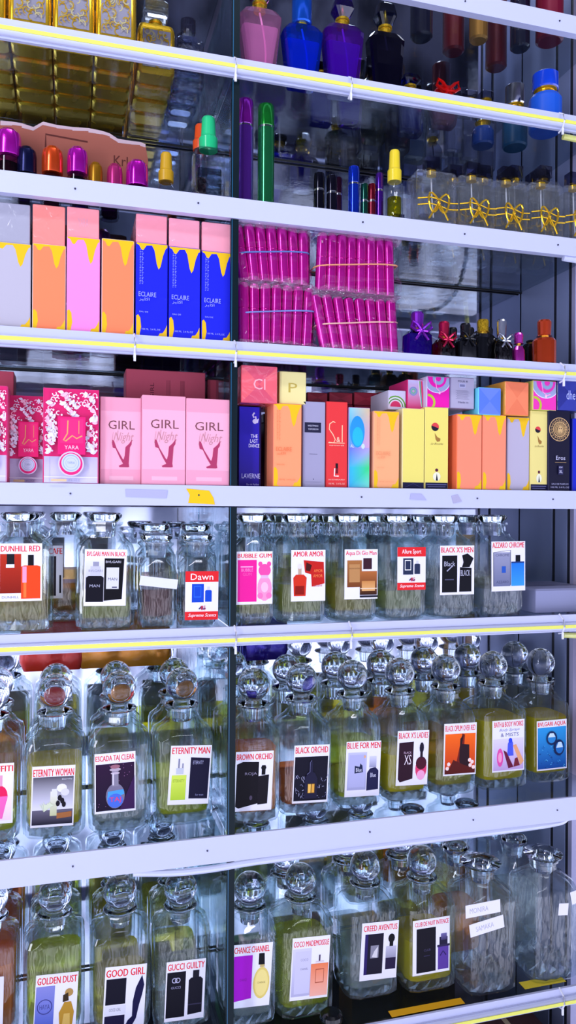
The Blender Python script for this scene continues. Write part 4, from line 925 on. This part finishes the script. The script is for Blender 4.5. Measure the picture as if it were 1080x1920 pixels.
def L_bxmen(a):
    a.text("BLACK X'S MEN", .03, .86, .97, .97, RED); a.rect(.06, .05, .50, .80, '#0a0a12'); a.text('Black', .12, .58, .44, .68, '#c0c0d4'); a.line([(.20, .48), (.38, .60)], .015, '#a8a8c0'); a.rect(.14, .30, .40, .32, '#50506a')
    a.poly([(.56, .06), (.92, .06), (.92, .54), (.58, .56)], '#0c0c16'); a.text('BLACK', .60, .38, .88, .50, '#b8b8cc'); a.poly([(.64, .56), (.86, .56), (.98, .74), (.80, .84), (.64, .80), (.68, .66)], '#0a0a12')
def L_chrome(a):
    a.text('AZZARO CHROME', .03, .87, .97, .98, RED); a.grad(.06, .10, .56, .78, '#6e7496', '#9a9cb8'); a.line([(.06, .10), (.06, .78), (.56, .82), (.56, .12)], .01, '#3c3e5c'); a.text('CHROME', .12, .70, .52, .75, '#4a4c70'); a.rect(.30, .37, .42, .50, '#2858b8'); a.text('AZZARO', .14, .16, .50, .21, '#4a4c70')
    a.grad(.58, .10, .97, .56, '#3a9cf8', '#1f78e8'); a.rect(.58, .56, .97, .59, '#1a3a7a'); a.rect(.71, .59, .85, .72, '#0c0c18')
def L_graffiti(a):
    a.text('GRAFFITI', .03, .86, .97, .96, RED); a.grad(.04, .05, .95, .80, '#f6d6ea', '#fff4fa'); a.ell(.62, .45, .22, .18, '#ee1f5a', 14); a.poly([(.40, .45), (.84, .45), (.70, .08), (.54, .08)], '#f868b8'); a.rect(.56, .62, .68, .80, '#e8a0c0')
def L_etw(a):
    a.text('ETERNITY WOMAN', .03, .83, .97, .95, RED); a.grad(.03, .28, .97, .82, '#e4e2f2', '#56525e'); a.grad(.03, .04, .97, .28, '#1c1a2c', '#6a6478')
    a.grad(.44, .18, .60, .58, '#c8cc9c', '#eceadf'); a.rect(.47, .50, .59, .62, '#e4e4f0'); a.ell(.70, .63, .12, .07, '#f0eef6', 12); a.ell(.78, .56, .10, .06, '#dedbe8', 12)
    for p in ((.66, .47), (.76, .36), (.62, .38), (.72, .42)): a.ell(p[0], p[1], .05, .05, '#18121e', 8)
    a.poly([(.60, .13), (.95, .15), (.95, .24), (.60, .22)], '#a8683a'); a.text('Eternity', .70, .76, .94, .79, '#e8e8f0')
    for i in range(7): a.poly([(.30, .25), (.18+.05*i, .38+.02*(i % 3)), (.23+.05*i, .36)], '#dce4c4')
def L_taj(a):
    a.text('ESCADA TAJ CLEAR', .03, .84, .97, .96, RED); a.grad(.03, .04, .97, .82, '#1a0f28', '#2c1034')
    R = random.Random(2)
    for i in range(24): a.ell(R.uniform(.06, .94), R.uniform(.1, .8), .008, .006, '#c080b8', 5)
    a.poly([(.60, .04), (.97, .04), (.97, .60)], '#38184c')
    a.ell(.50, .28, .23, .21, '#7d7690', 20); a.rect(.42, .44, .58, .70, '#8a8498'); a.ell(.50, .72, .14, .03, '#b8a8b8', 12); a.ell(.50, .77, .12, .035, '#a06878', 12); a.ell(.50, .66, .11, .02, '#c8b8c8', 12)
    a.poly([(.30, .22), (.72, .30), (.70, .38), (.32, .36)], '#4aa0e8'); a.ell(.50, .20, .19, .12, '#4a70d8', 14); a.text('TAJ', .36, .16, .64, .26, '#f03a5a'); a.rect(.43, .46, .47, .66, '#d8d0e0')
def L_etm(a):
    a.text('ETERNITY MAN', .04, .86, .96, .97, RED); a.poly([(.50, .10), (.96, .09), (.97, .78), (.50, .80)], '#14102e'); a.text('ETERNITY', .56, .68, .82, .74, '#a8a8cc'); a.text('for men', .66, .14, .86, .18, '#8080a8')
    a.grad(.06, .08, .42, .50, '#b8d838', '#d8ec5a'); a.text('ETERNITY', .10, .38, .38, .43, '#88a828'); a.rect(.16, .52, .34, .62, '#c8ccd8'); a.rect(.20, .62, .24, .78, '#8888a0'); a.rect(.30, .62, .33, .70, '#8888a0')
def L_tici(a):
    a.text('TICI', .50, .88, .98, .97, RED); a.grad(.45, .05, .98, .62, '#2848c8', '#a048b8'); a.rect(.62, .62, .84, .72, '#282040'); a.rect(.68, .72, .78, .84, '#201830')
def L_fe(a):
    a.text('CAFE', .2, .84, .95, .95, RED); a.rect(.05, .05, .62, .80, '#241c28'); a.rect(.80, .10, .90, .44, '#1a1420')
def L_brown(a):
    a.text('BROWN ORCHID', .03, .86, .97, .96, RED); a.poly([(.04, .08), (.12, .05), (.62, .12), (.62, .82), (.20, .83), (.04, .79)], '#0d0812'); a.text('ROJA', .26, .59, .58, .65, '#9088a0'); a.ell(.44, .22, .04, .04, '#50465c', 8)
    a.poly([(.62, .10), (.88, .11), (.90, .60), (.62, .58)], '#140e18'); a.rect(.70, .60, .80, .76, '#0c0812'); a.ell(.75, .72, .07, .04, '#0c0812', 10)
def L_black(a):
    a.text('BLACK ORCHID', .04, .86, .96, .97, RED); a.rect(.03, .04, .97, .80, '#0e0c20')
    R = random.Random(9)
    for i in range(46):
        u = R.choice((R.uniform(.06, .34), R.uniform(.66, .94))); v = R.uniform(.08, .45); a.line([(u, v), (u+R.uniform(-.06, .06), v+R.uniform(.0, .06))], .006, R.choice(('#8a8ab0', '#5a5a80', '#b8b8d8')))
    a.poly([(.32, .08), (.68, .08), (.68, .42), (.60, .52), (.54, .54), (.54, .70), (.50, .74), (.46, .70), (.46, .54), (.38, .50), (.32, .42)], '#1c1a36'); a.line([(.38, .50), (.46, .54), (.46, .70), (.50, .74)], .008, '#6a6a90'); a.rect(.40, .17, .62, .34, '#4a3018'); a.rect(.42, .18, .50, .33, '#f6c05a'); a.rect(.52, .18, .60, .33, '#e8a840')
def L_blue(a):
    a.text('BLUE FOR MEN', .03, .87, .98, .98, RED); a.grad(.06, .12, .60, .80, '#a8a8d0', '#c8c8e8'); a.rect(.10, .17, .56, .76, '#b6b6de'); a.poly([(.26, .42), (.50, .44), (.48, .56), (.42, .60), (.40, .54), (.26, .56)], '#1a2348'); a.text('Blue', .30, .45, .46, .52, '#e8e8f8'); a.ell(.54, .72, .03, .03, '#e8b088', 8)
    a.poly([(.62, .10), (.96, .12), (.95, .46), (.86, .52), (.70, .50), (.62, .42)], '#1c1c46'); a.grad(.68, .52, .88, .72, '#9a9aba', '#d8d8ee'); a.text('Blue', .72, .34, .88, .42, '#d8d8f0')
def L_bxl(a):
    a.text("BLACK X'S LADIES", .04, .86, .97, .97, RED); a.poly([(.06, .12), (.12, .06), (.52, .12), (.52, .80), (.06, .78)], '#2c0c20'); a.text('BLACK', .22, .58, .46, .62, '#c8a8c0'); a.text('XS', .24, .38, .46, .56, '#f0e0ec')
    a.ell(.78, .30, .18, .20, '#e23a6c', 18); a.ell(.78, .40, .17, .12, '#4a0c24', 16); a.ell(.78, .18, .13, .09, '#f8a8d0', 14); a.rect(.74, .50, .82, .60, '#201020'); a.ell(.78, .68, .07, .10, '#1a1228', 12)
def L_opium(a):
    a.text('BLACK OPIUM OVER RED', .04, .85, .96, .96, RED); a.grad(.04, .03, .97, .80, '#c83010', '#ff6a14')
    a.poly([(.40, .26), (.56, .80), (.64, .78), (.60, .20)], '#7a1c10'); a.poly([(.52, .12), (.80, .14), (.78, .58), (.56, .60), (.60, .78), (.50, .70), (.48, .30)], '#280c18'); a.poly([(.04, .03), (.97, .03), (.97, .10), (.60, .20), (.30, .30), (.20, .16), (.04, .12)], '#5a1410')
    for p in ((.12, .14), (.16, .22), (.82, .18), (.88, .24), (.80, .28), (.92, .14)): a.ell(p[0], p[1], .055, .04, '#ffe0d8', 7)
def L_bath(a):
    a.text('BATH & BODY WORKS', .06, .87, .96, .97, RED); a.text('Body Sprays', .20, .77, .82, .84, '#7878b8', slant=.08); a.text('& MISTS', .26, .68, .82, .75, '#4a4a90')
    a.grad(.03, .03, .97, .64, '#c4a4d8', '#e4daf4'); a.ell(.24, .28, .10, .18, '#e850a8', 14); a.ell(.24, .28, .06, .10, '#f8a0c8', 12); a.poly([(.46, .30), (.66, .30), (.64, .56), (.56, .64), (.48, .54)], '#4a5ae0'); a.ell(.56, .60, .06, .05, '#2a48e0', 10)
    a.poly([(.34, .42), (.44, .38), (.66, .08), (.50, .06)], '#6a1038'); a.poly([(.64, .50), (.74, .52), (.98, .18), (.88, .10)], '#f0a878'); a.poly([(.66, .08), (.86, .10), (.78, .26), (.70, .24)], '#7a2030')
def L_bvaqua(a):
    a.text('BVLGARI AQUA', .04, .87, .96, .97, RED); a.grad(.03, .03, .98, .86, '#0c4aa0', '#2a9ae0')
    R = random.Random(8)
    for i in range(40):
        u = R.uniform(.06, .9); v = R.uniform(.06, .5); a.line([(u, v), (u+R.uniform(.01, .06), v+R.uniform(-.04, .03))], .008, R.choice(('#5ac0f0', '#1868b8', '#3aa8e8', '#0c3a80')))
    a.ell(.48, .64, .18, .14, '#0c2858', 20); a.ell(.48, .64, .13, .10, '#2a88d0', 18); a.poly([(.36, .66), (.60, .66), (.54, .74), (.42, .74)], '#d0e8f8')
    a.ell(.72, .44, .18, .16, '#0a2050', 20); a.ell(.74, .44, .13, .12, '#1f70c0', 18); a.poly([(.63, .44), (.85, .44), (.80, .55), (.70, .55)], '#c8e4f8')
def L_golden(a):
    a.text('GOLDEN DUST', .04, .83, .97, .95, RED); a.grad(.02, -.0, .46, .80, '#4a62c8', '#8a8cd0'); a.ring(.24, .45, .18, .13, .12, '#3a3a80'); a.text('HAYA', .12, .41, .36, .49, '#3a3a80')
    a.poly([(.62, .02), (.90, .02), (.94, .32), (.86, .50), (.70, .50), (.58, .32)], '#c09030'); a.poly([(.66, .06), (.86, .06), (.84, .30), (.70, .30)], '#e0b860'); a.ell(.80, .66, .10, .07, '#b89050', 14); a.poly([(.66, .50), (.80, .52), (.78, .66), (.66, .62)], '#3a2a18')
def L_good(a):
    a.text('GOOD GIRL', .03, .83, .96, .95, RED); a.rect(.04, .38, .52, .80, '#0d0a1e'); a.rect(.03, .22, .54, .36, '#e4e2ee'); a.text('GOOD GIRL', .14, .27, .42, .32, '#707088'); a.rect(.04, 0, .52, .20, '#181238')
    a.poly([(.90, .82), (.96, .66), (.92, .50), (.86, .34), (.80, .12), (.72, .02), (.56, .04), (.60, .10), (.70, .16), (.70, .40), (.76, .62), (.84, .74)], '#141040')
def L_gucci(a):
    a.text('GUCCI GUILTY', .04, .85, .97, .96, RED); a.rect(.03, .06, .50, .82, '#0c0a18'); a.ring(.22, .68, .07, .045, .3, '#b8b4d0', 14); a.ring(.30, .68, .07, .045, .3, '#b8b4d0', 14); a.text('GUCCI', .14, .54, .38, .58, '#9c98b8')
    a.poly([(.58, .08), (.94, .10), (.94, .66), (.88, .70), (.64, .70), (.58, .66)], '#100e1e'); a.rect(.68, .70, .84, .82, '#181624'); a.rect(.58, .24, .94, .26, '#34304a')
def L_chance(a):
    a.text('CHANCE CHANNEL', .03, .86, .92, .96, RED); a.poly([(.05, .10), (.52, .14), (.50, .82), (.03, .82)], '#b010c8'); a.text('CHANCE', .20, .42, .38, .46, '#7a108a')
    a.ell(.76, .37, .21, .25, '#e8d070', 20); a.ell(.76, .37, .17, .21, '#f4e08a', 18); a.text('CHANCE', .66, .36, .86, .39, '#8a7028'); a.rect(.70, .62, .82, .66, '#c8b070'); a.poly([(.66, .66), (.82, .66), (.80, .84), (.66, .84)], '#0c0a14')
def L_coco(a):
    a.text('COCO MADEMOISSLE', .04, .85, .97, .94, RED); a.grad(.03, .06, .52, .82, '#b8b4d4', '#d8d4ec'); a.rect(.10, .10, .50, .78, '#cfcbe6'); a.text('COCO', .24, .62, .44, .66, '#8884a8'); a.text('CHANEL', .24, .48, .44, .51, '#6a668c')
    a.grad(.52, .04, .98, .56, '#f8b4a0', '#f08050'); a.ring(.76, .36, .16, .16, .12, '#b05038', 4, PI/4, PI/4+2*PI); a.rect(.64, .60, .86, .58, '#d8c8d0'); a.rect(.72, .60, .76, .70, '#50405a')
def L_creed(a):
    a.text('CREED AVENTUS', .05, .85, .96, .95, RED); a.poly([(.10, .10), (.60, .10), (.60, .80), (.10, .80)], '#161226'); a.rect(.10, .10, .18, .80, '#2a1c60'); a.rect(.26, .38, .48, .60, '#8a8898'); a.poly([(.30, .40), (.44, .38), (.46, .58), (.36, .50)], '#d8d4d8')
    a.rect(.68, .16, .96, .36, '#22163c'); a.grad(.68, .36, .96, .56, '#9a98b0', '#c4c0d4'); a.ell(.82, .70, .09, .08, '#0c0a12', 12); a.rect(.77, .56, .87, .70, '#0c0a12')
def L_club(a):
    a.text('CLUB DE NUIT INTENCE', .06, .88, .97, .96, RED); a.rect(.10, .04, .62, .84, '#0b0716'); a.text('CLUB', .30, .42, .48, .46, '#4a4468'); a.rect(.30, .33, .46, .34, '#3a3458')
    a.rect(.68, .05, .97, .46, '#5a3c98'); a.rect(.66, .46, 1, .50, '#2a2048'); a.rect(.72, .50, .94, .64, '#1e1836'); a.grad(.76, .58, .92, .70, '#38305c', '#7068a0'); a.line([(.74, .30), (.82, .38), (.90, .30)], .015, '#2a1c58')
def noimg(a): pass

zF, zG, zH = ZS['F'], ZS['G'], ZS['H']
AM, YE, LG, OC, CL, PA = '#ff9a20', '#fff000', '#faff3c', '#ffa400', '#f2fafc', '#fcf070'
# --- shelf G : (left px, right px, bottom py of the front face, liquid, level, label art, rect, tilt, text label)
def row(data, z, hb, stop, grp, wfix=None, yoff=0):
    T = []
    for (p0, p1, yb, liq, lv, draw, rect, tilt, lab) in data:
        # depth of the front face on this shelf from where its foot shows
        x = xat((p0+p1)/2, .03, z); best = None
        for q in range(0, 60):
            Yq = q*.002; zq = zat(yb, xat((p0+p1)/2, Yq, z), Yq)
            if best is None or abs(zq-z) < best[0]: best = (abs(zq-z), Yq)
        Yf = max(best[1], .006); w = wfix or abs(xat(p1, Yf, z)-xat(p0, Yf, z))
        w = min(max(round(w, 3), .070), .088)
        Yc = Yf+w/2; xc = xat((p0+p1)/2, Yf+w*.2, z)
        T.append([p0, p1, yb, liq, lv, draw, rect, tilt, lab, xc, Yc, w])
    for i in range(1, len(T)):              # keep neighbours clear of each other
        a_, b_ = T[i-1], T[i]; gap = (b_[9]-b_[11]/2)-(a_[9]+a_[11]/2)
        if gap < .001:
            dx = .001-gap
            if abs(a_[10]-b_[10]) < (a_[11]+b_[11])/2: b_[9] += dx
    R = []
    for t_ in T:
        p0, p1, yb, liq, lv, draw, rect, tilt, lab, xc, Yc, w = t_
        o = decanter(xc, Yc, z, liq, lv, lab, w, hb, stop, grp)
        if draw: stick(o, w, hb, Yc, z, rect, draw, tilt)
        R.append((o, xc, Yc, w))
    return R
G6 = [(-80, 38, 1585, LG, .55, L_graffiti, (-42, 1432, 24, 1545), .02, 'ball-stoppered decanter with pink heart-bottle label cut by the left edge'),
    (41, 162, 1573, YE, .80, L_etw, (57, 1436, 138, 1550), .03, 'yellow-filled decanter, grey label showing flowers and a slim bottle'),
    (165, 284, 1562, CL, .75, L_taj, (178, 1411, 255, 1523), -.01, 'clear-filled decanter, dark purple label showing a small decanter'),
    (288, 400, 1548, LG, .50, L_etm, (314, 1398, 391, 1508), .06, 'decanter with white label of lime green bottle and navy carton'),
    (440, 521, 1545, OC, .85, L_brown, (438, 1409, 509, 1520), .04, 'amber-filled decanter beside the divider, black carton and bottle label'),
    (523, 622, 1530, AM, .40, L_black, (548, 1397, 614, 1505), .04, 'decanter with black label showing a splash and lit gold window'),
    (624, 714, 1515, LG, .75, L_blue, (646, 1390, 711, 1493), .04, 'decanter with lavender label of pale box and dark blue bottle'),
    (716, 803, 1505, YE, .55, L_bxl, (742, 1370, 801, 1472), .04, 'decanter with white label of maroon box and pink rounded bottle'),
    (805, 890, 1492, PA, .50, L_opium, (831, 1356, 892, 1453), .02, 'decanter with bright orange label of dark bottles and blossoms'),
    (892, 986, 1482, YE, .92, L_bath, (923, 1350, 983, 1446), .0, 'yellow-filled decanter with lilac label of several coloured sprays'),
    (989, 1066, 1468, YE, .88, L_bvaqua, (1007, 1350, 1063, 1443), -.01, 'decanter nearest the right end with blue water label')]
R6 = row(G6, zG, .132, 'ball', 'front ball-stoppered decanters, upper decanter shelf')
G7 = [(-80, 36, 1960, OC, .80, noimg, (-60, 1835, 5, 1950), .02, 'amber-filled decanter cut by the left edge, lowest shelf'),
    (42, 160, 1950, LG, .80, L_golden, (62, 1826, 142, 1935), .05, 'green-yellow-filled decanter, label with blue box and gold bottle'),
    (168, 284, 1942, PA, .45, L_good, (192, 1811, 270, 1925), .05, 'decanter with label of black box and tall stiletto-shaped bottle'),
    (287, 396, 1932, CL, .50, L_gucci, (308, 1801, 382, 1912), .04, 'decanter with white label of two black oblongs, left of divider'),
    (434, 512, 1928, CL, .60, L_chance, (431, 1770, 505, 1888), .06, 'decanter right of the divider with magenta box and oval yellow bottle label'),
    (513, 622, 1912, LG, .78, L_coco, (543, 1757, 614, 1873), .05, 'green-yellow-filled decanter with lilac box and peach square bottle label'),
    (644, 746, 1875, CL, .45, L_creed, (674, 1729, 743, 1836), .05, 'decanter with label of indigo box and black-topped bottle'),
    (752, 855, 1862, YE, .55, L_club, (774, 1722, 843, 1825), .0, 'decanter with label of black box and violet bottle, yellow liquid')]
R7 = row(G7, zH, .140, 'ball', 'front ball-stoppered decanters, lowest shelf')
sp = row([(862, 972, 1868, None, 0, None, None, 0, 'empty square decanter with flat stopper and two white tape strips'),
          (985, 1085, 1845, None, 0, None, None, 0, 'large empty square decanter nearest the right end, flat stopper')], zH, .150, None, 'empty flat-stoppered decanters, lowest shelf')
for o, x, Y, w in sp: part('disc_stopper', cached('wide_disc_stopper', lambda: disc_stopper(.150, .030), CRYSTAL, 40), o)
stick(sp[0][0], sp[0][3], .15, sp[0][2], zH, (873, 1692, 938, 1716), lambda a: a.text('MONIRA', .12, .3, .65, .7, '#b8b4c8'), -.04, 'tape_strip')
stick(sp[0][0], sp[0][3], .15, sp[0][2], zH, (882, 1724, 946, 1748), lambda a: a.text('SAMAKA', .18, .3, .70, .7, '#b8b4c8'), -.14, 'tape_strip')
stick(sp[1][0], sp[1][3], .15, sp[1][2], zH, (1046, 1694, 1064, 1716), noimg, .1, 'sticker')
stick(sp[1][0], sp[1][3], .15, sp[1][2], zH, (1072, 1668, 1096, 1692), noimg, -.2, 'sticker')
# rows standing behind
PUT = [(x, Y, zG, w) for o, x, Y, w in R6]+[(x, Y, zH, w) for o, x, Y, w in R7+sp]
def behind(front, labs, z, hb, stop, n, grp, wr=.076):
    pal = [CL, LG, PA, YE, CL, OC, PA, CL]
    k = 0
    for i, (o, x, Y, w) in enumerate(front):
        for r in range(1, n+1):
            Yc = Y+(w/2+.001)+(.077*r)-.0385
            if Yc+.0385 > YB-.002: continue
            if any(abs(x-q[0]) < (wr+q[3])/2 and abs(Yc-q[1]) < (wr+q[3])/2 and q[2] == z for q in PUT): continue
            PUT.append((x, Yc, z, wr))
            k += 1
            liq = pal[(i*3+r*5) % 8]; lv = (.45, .6, .75, .35)[(i+r) % 4]
            decanter(x, Yc, z, liq, lv, ('second' if r == 1 else 'third')+' in the file behind the '+labs[i], wr, hb, stop, grp)
short6 = ['pink heart-bottle decanter', 'flower label decanter', 'dark purple label decanter', 'lime bottle label decanter', 'black carton label decanter', 'lit window label decanter', 'dark blue bottle decanter', 'pink rounded bottle decanter', 'orange label decanter', 'lilac sprays decanter', 'blue water label decanter']
behind(R6, short6, zG, .131, 'ball', 2, 'decanters standing behind, upper decanter shelf')
short7 = ['edge-cut amber decanter', 'gold bottle label decanter', 'stiletto bottle label decanter', 'two black oblongs decanter', 'magenta box label decanter', 'peach bottle label decanter', 'indigo box label decanter', 'violet bottle label decanter']
behind(R7, short7, zH, .139, 'ball', 2, 'decanters standing behind, lowest shelf')
behind(sp, ['two-tape-strip decanter', 'large right-end decanter'], zH, .139, 'disc', 2, 'flat-stoppered decanters standing behind')
for o, z_, dd in ((R6[3], zG, 'upper decanter shelf'), (R7[3], zH, 'lowest shelf')):
    x = (R6[3][1]+R6[4][1])/2 if z_ == zG else (R7[3][1]+R7[4][1])/2
# --- shelf F : flat stoppers
G5 = [(-48, 99, 1186, '#d8c860', .30, L_dunhill, (0, 1019, 79, 1127), .0, 'wide flat-stoppered decanter with red box and red bottle label'),
    (140, 255, 1181, '#d8dc60', .30, L_bvman, (157, 1030, 236, 1136), .02, 'flat-stoppered decanter with label of two black packs'),
    (443, 519, 1172, '#d6d040', .32, L_bubble, (443, 1034, 511, 1133), .0, 'flat-stoppered decanter with hot pink box and pink bottle label'),
    (523, 617, 1172, '#dce070', .45, L_amor, (546, 1031, 610, 1127), .0, 'flat-stoppered decanter with red bottle and tilted red box label'),
    (623, 713, 1171, '#e0d230', .55, L_aqua, (646, 1030, 708, 1123), .0, 'flat-stoppered decanter with brown box and amber bottle label'),
    (718, 806, 1170, '#d8e0a0', .30, band('Allure Sport', '#26304e', '#26304e'), (745, 1026, 798, 1106), .0, 'flat-stoppered decanter with red-banded label of grey-blue box'),
    (810, 898, 1168, '#c8d4dc', .30, L_bxmen, (825, 1023, 889, 1115), .0, 'flat-stoppered decanter with label of black box and bent-cap bottle'),
    (903, 989, 1166, '#c8d2e4', .30, L_chrome, (922, 1015, 985, 1108), -.01, 'flat-stoppered decanter with grey box and sky blue bottle label')]
T5 = []
for (p0, p1, yb, liq, lv, draw, rect, tilt, lab) in G5:
    Yf = .008; w = min(round(abs(xat(p1, Yf, zF)-xat(p0, Yf, zF)), 3), .100)-.002
    if p0 < 0: x = xat(99, Yf, zF)-w/2
    else: x = (xat(p0, Yf, zF)+xat(p1, Yf, zF))/2
    Yc = Yf+w/2; o = decanter(x, Yc, zF, liq, lv, lab, w, .116, 'disc', 'front flat-stoppered decanters'); stick(o, w, .116, Yc, zF, rect, draw, tilt); T5.append((o, x, Yc, w))
short5 = ['red bottle label decanter', 'two black packs decanter', 'hot pink label decanter', 'tilted red box decanter', 'amber bottle decanter', 'red-banded label decanter', 'bent-cap bottle decanter', 'sky blue bottle decanter']
PUT += [(xat(122, .13, zF), .135, zF, .074), (xat(290, .135, zF), .135, zF, .08), (xat(366, .135, zF), .135, zF, .08)]
behind(T5, short5, zF, .115, 'disc', 2, 'flat-stoppered decanters standing behind')
# the two narrow decanters and the ones between
def narrow(px0, px1, liq, lv, lab, Yf=.012):
    w = abs(xat(px1, Yf, zF)-xat(px0, Yf, zF)); x = (xat(px0, Yf, zF)+xat(px1, Yf, zF))/2; w = round(w, 3)-.002
    return decanter(x, Yf+w/2, zF, liq, lv, lab, w, .088, 'disc', 'narrow flat-stoppered decanters', sr=.021), w, Yf+w/2
o, w, Yc = narrow(259, 333, '#9a3008', .62, 'narrow decanter of dark amber liquid with blank white tape')
stick(o, w, .088, Yc, zF, (261, 1083, 332, 1101), noimg, .13, 'tape_strip', '#e4e6f6')
o, w, Yc = narrow(337, 410, '#c8b4b0', .35, 'narrow decanter with red-banded label of blue box and bottle')
stick(o, w, .088, Yc, zF, (347, 1071, 409, 1162), band('Dawn', '#1248c8', '#1248c8'), .01)
o = decanter(xat(122, .13, zF), .135, zF, '#d8b050', .45, 'flat-stoppered decanter with dark label behind the red bottle one', .074, .116, 'disc', 'flat-stoppered decanters set back'); stick(o, .074, .116, .135, zF, (84, 1023, 118, 1122), L_fe)
for i, (pa, pb) in enumerate(((262, 318), (338, 395))):
    Y = .13; decanter(xat((pa+pb)/2, Y, zF), Y+.005, zF, ('#d8b0a0', '#cfd8dc')[i], .4, 'narrow decanter standing behind the '+('dark amber one', 'blue box label one')[i], .058, .100, 'disc', 'narrow decanters behind')

# ------------------------------------------------------------------ other goods
zs = ZS['G']
FO = mat('orange_foil_bag', '#e8921c', .25, .45, coat=.5, bump=.8, bscale=22); FR = mat('red_foil_bag', '#e0281a', .3, .3, coat=.5, bump=.6, bscale=18); FV = mat('violet_foil_bag', '#2a10a0', .2, .5, coat=.5, bump=.6, bscale=20)
for px, wd, m, lab, Y in ((98, .095, FR, 'red foil bag hanging behind the flower label decanters', .243), (232, .148, FO, 'orange foil bag hanging behind the dark purple label decanters', .245), (495, .08, FV, 'dark violet foil bag hanging behind the decanters right of the divider', .245)):
    mb = MB(); zt_ = ZS['F']-.0102-zs; mb.loft([(wd*.9, .012, .005, zt_-.085), (wd*1.04, .022, .01, zt_-.07), (wd, .022, .01, zt_-.02), (wd*.96, .006, .003, zt_)], 3, cy=0)
    tag(mb.build('foil_bag', m, loc=(xat(px, Y, zs+.2), Y, zs)), lab, 'bag', 'foil bags')
# below the lowest shelf
for i, (px, Y, w, d, h, c, lab) in enumerate(((700, .08, .10, .14, .16, '#6a4038', 'brown carton under the lowest shelf, left one'), (830, .09, .10, .14, .15, '#e8b020', 'orange-yellow carton under the lowest shelf'), (960, .08, .11, .14, .16, '#5a3a3c', 'brown carton under the lowest shelf, right one'), (560, .09, .10, .14, .14, '#3a7a4a', 'green carton under the lowest shelf'), (300, .09, .13, .14, .15, '#4a4a60', 'slate carton under the lowest shelf'))):
    mb = MB(); mb.box(-w/2, w/2, -d/2, d/2, 0, h, c); mb.box(-w*.04, w*.04, -d/2-.0003, d/2, h, h+.0004, '#d8c0a0')
    tag(mb.build('carton', CARTON, loc=(xat(px, Y, -.85), Y, -1.0), smooth=0), lab, 'box', 'cartons below the lowest shelf')
# yellow card strips lying along the lowest shelf edge
def strip(pxs, y0, y1, z, c, lab, nm='card_strip'):
    x0, x1 = xat(pxs[0], y0, z), xat(pxs[1], y0, z); mb = MB(); n = 8
    vs = []
    for i in range(n+1):
        x = x0+(x1-x0)*i/n; vs += [(x, y0+rnd.uniform(0, .002), z+.0003), (x, y1-rnd.uniform(0, .004), z+.0003), (x, y0, z+.0009), (x, y1, z+.0009)]
    fs = []
    for i in range(n): a_ = 4*i; b_ = a_+4; fs += [(a_+2, b_+2, b_+3, a_+3), (a_, a_+1, b_+1, b_), (a_, b_, b_+2, a_+2), (a_+1, a_+3, b_+3, b_+1)]
    mb.add(vs, fs, c); return tag(mb.build(nm, PAPER, smooth=0), lab, 'card')
strip((735, 872), .006, .020, zH, '#f0b020', 'torn orange card strip lying along the lowest shelf edge')
strip((985, 1062), .012, .03, zH, '#e8d040', 'yellow card piece in front of the right-end decanter, lowest shelf')
tag(MB().lathe([(.001, 0), (.015, .001), (.017, .006), (.016, .011), (.012, .014), (.0004, .015)], 20).build('round_cap', BLACK, loc=(xat(622, .02, zH), .022, zH)), 'black round cap lying in front of the peach bottle decanter', 'cap')
# tape and sticker remains on the white fronts
def front_sticker(poly, z, c, lab, nm, cat):
    pts = [(xat(a, 0, z), zat(b, xat(a, 0, z), -.0008)) for a, b in poly]
    return tag(MB().prism(pts, -.0009, -.0002, c).build(nm, PAPER, smooth=0), lab, cat)
front_sticker([(349, 916), (392, 920), (400, 933), (403, 946), (353, 943), (356, 928)], zE, '#f8c81c', 'yellow tape scrap on the white shelf front below the legs cartons', 'yellow_tape', 'tape')
front_sticker([(235, 917), (314, 919), (312, 934), (236, 931)], zE, '#b4b4d6', 'torn grey sticker residue on the white shelf front left of the yellow tape', 'sticker_residue', 'sticker')
front_sticker([(770, 925), (790, 926), (800, 938), (768, 936)], zE, '#b4b4d6', 'left of two small grey residues on the shelf front below yellow cartons', 'sticker_residue', 'sticker')
front_sticker([(846, 930), (858, 927), (866, 940), (850, 944)], zE, '#b4b0cc', 'right of two small grey residues on the shelf front below yellow cartons', 'sticker_residue', 'sticker')
# goods of the neighbouring stand past the right end
for i, (z0, h, c) in enumerate(((-.46, .16, '#a8793c'), (-.29, .13, '#8a6030'), (-.14, .13, '#b08a50'))):
    tag(MB().box(0, .10, 0, .08, 0, h, c).build('cardboard_box', CARTON, loc=(XR+.005, .005, z0 if i == 0 else -.46+.16+(.13*(i-1))), smooth=0), ('bottom', 'middle', 'top')[i]+' brown cardboard box of the stack past the right end', 'box', 'cardboard boxes past the right end')

# grey plastic box past the last flat-stoppered decanter
xg = xat(1004, .03, zF)
mb = MB(); mb.loft([(XR-.004-xg, .12, .003, 0), (XR-.004-xg, .12, .003, .034), (XR-.004-xg-.006, .114, .003, .037)], 2)
tag(mb.build('plastic_box', mat('grey_plastic', '#8f93b8', .45), loc=((xg+XR-.004)/2, .09, zF)), 'flat grey plastic box beside the last flat-stoppered decanter', 'box')
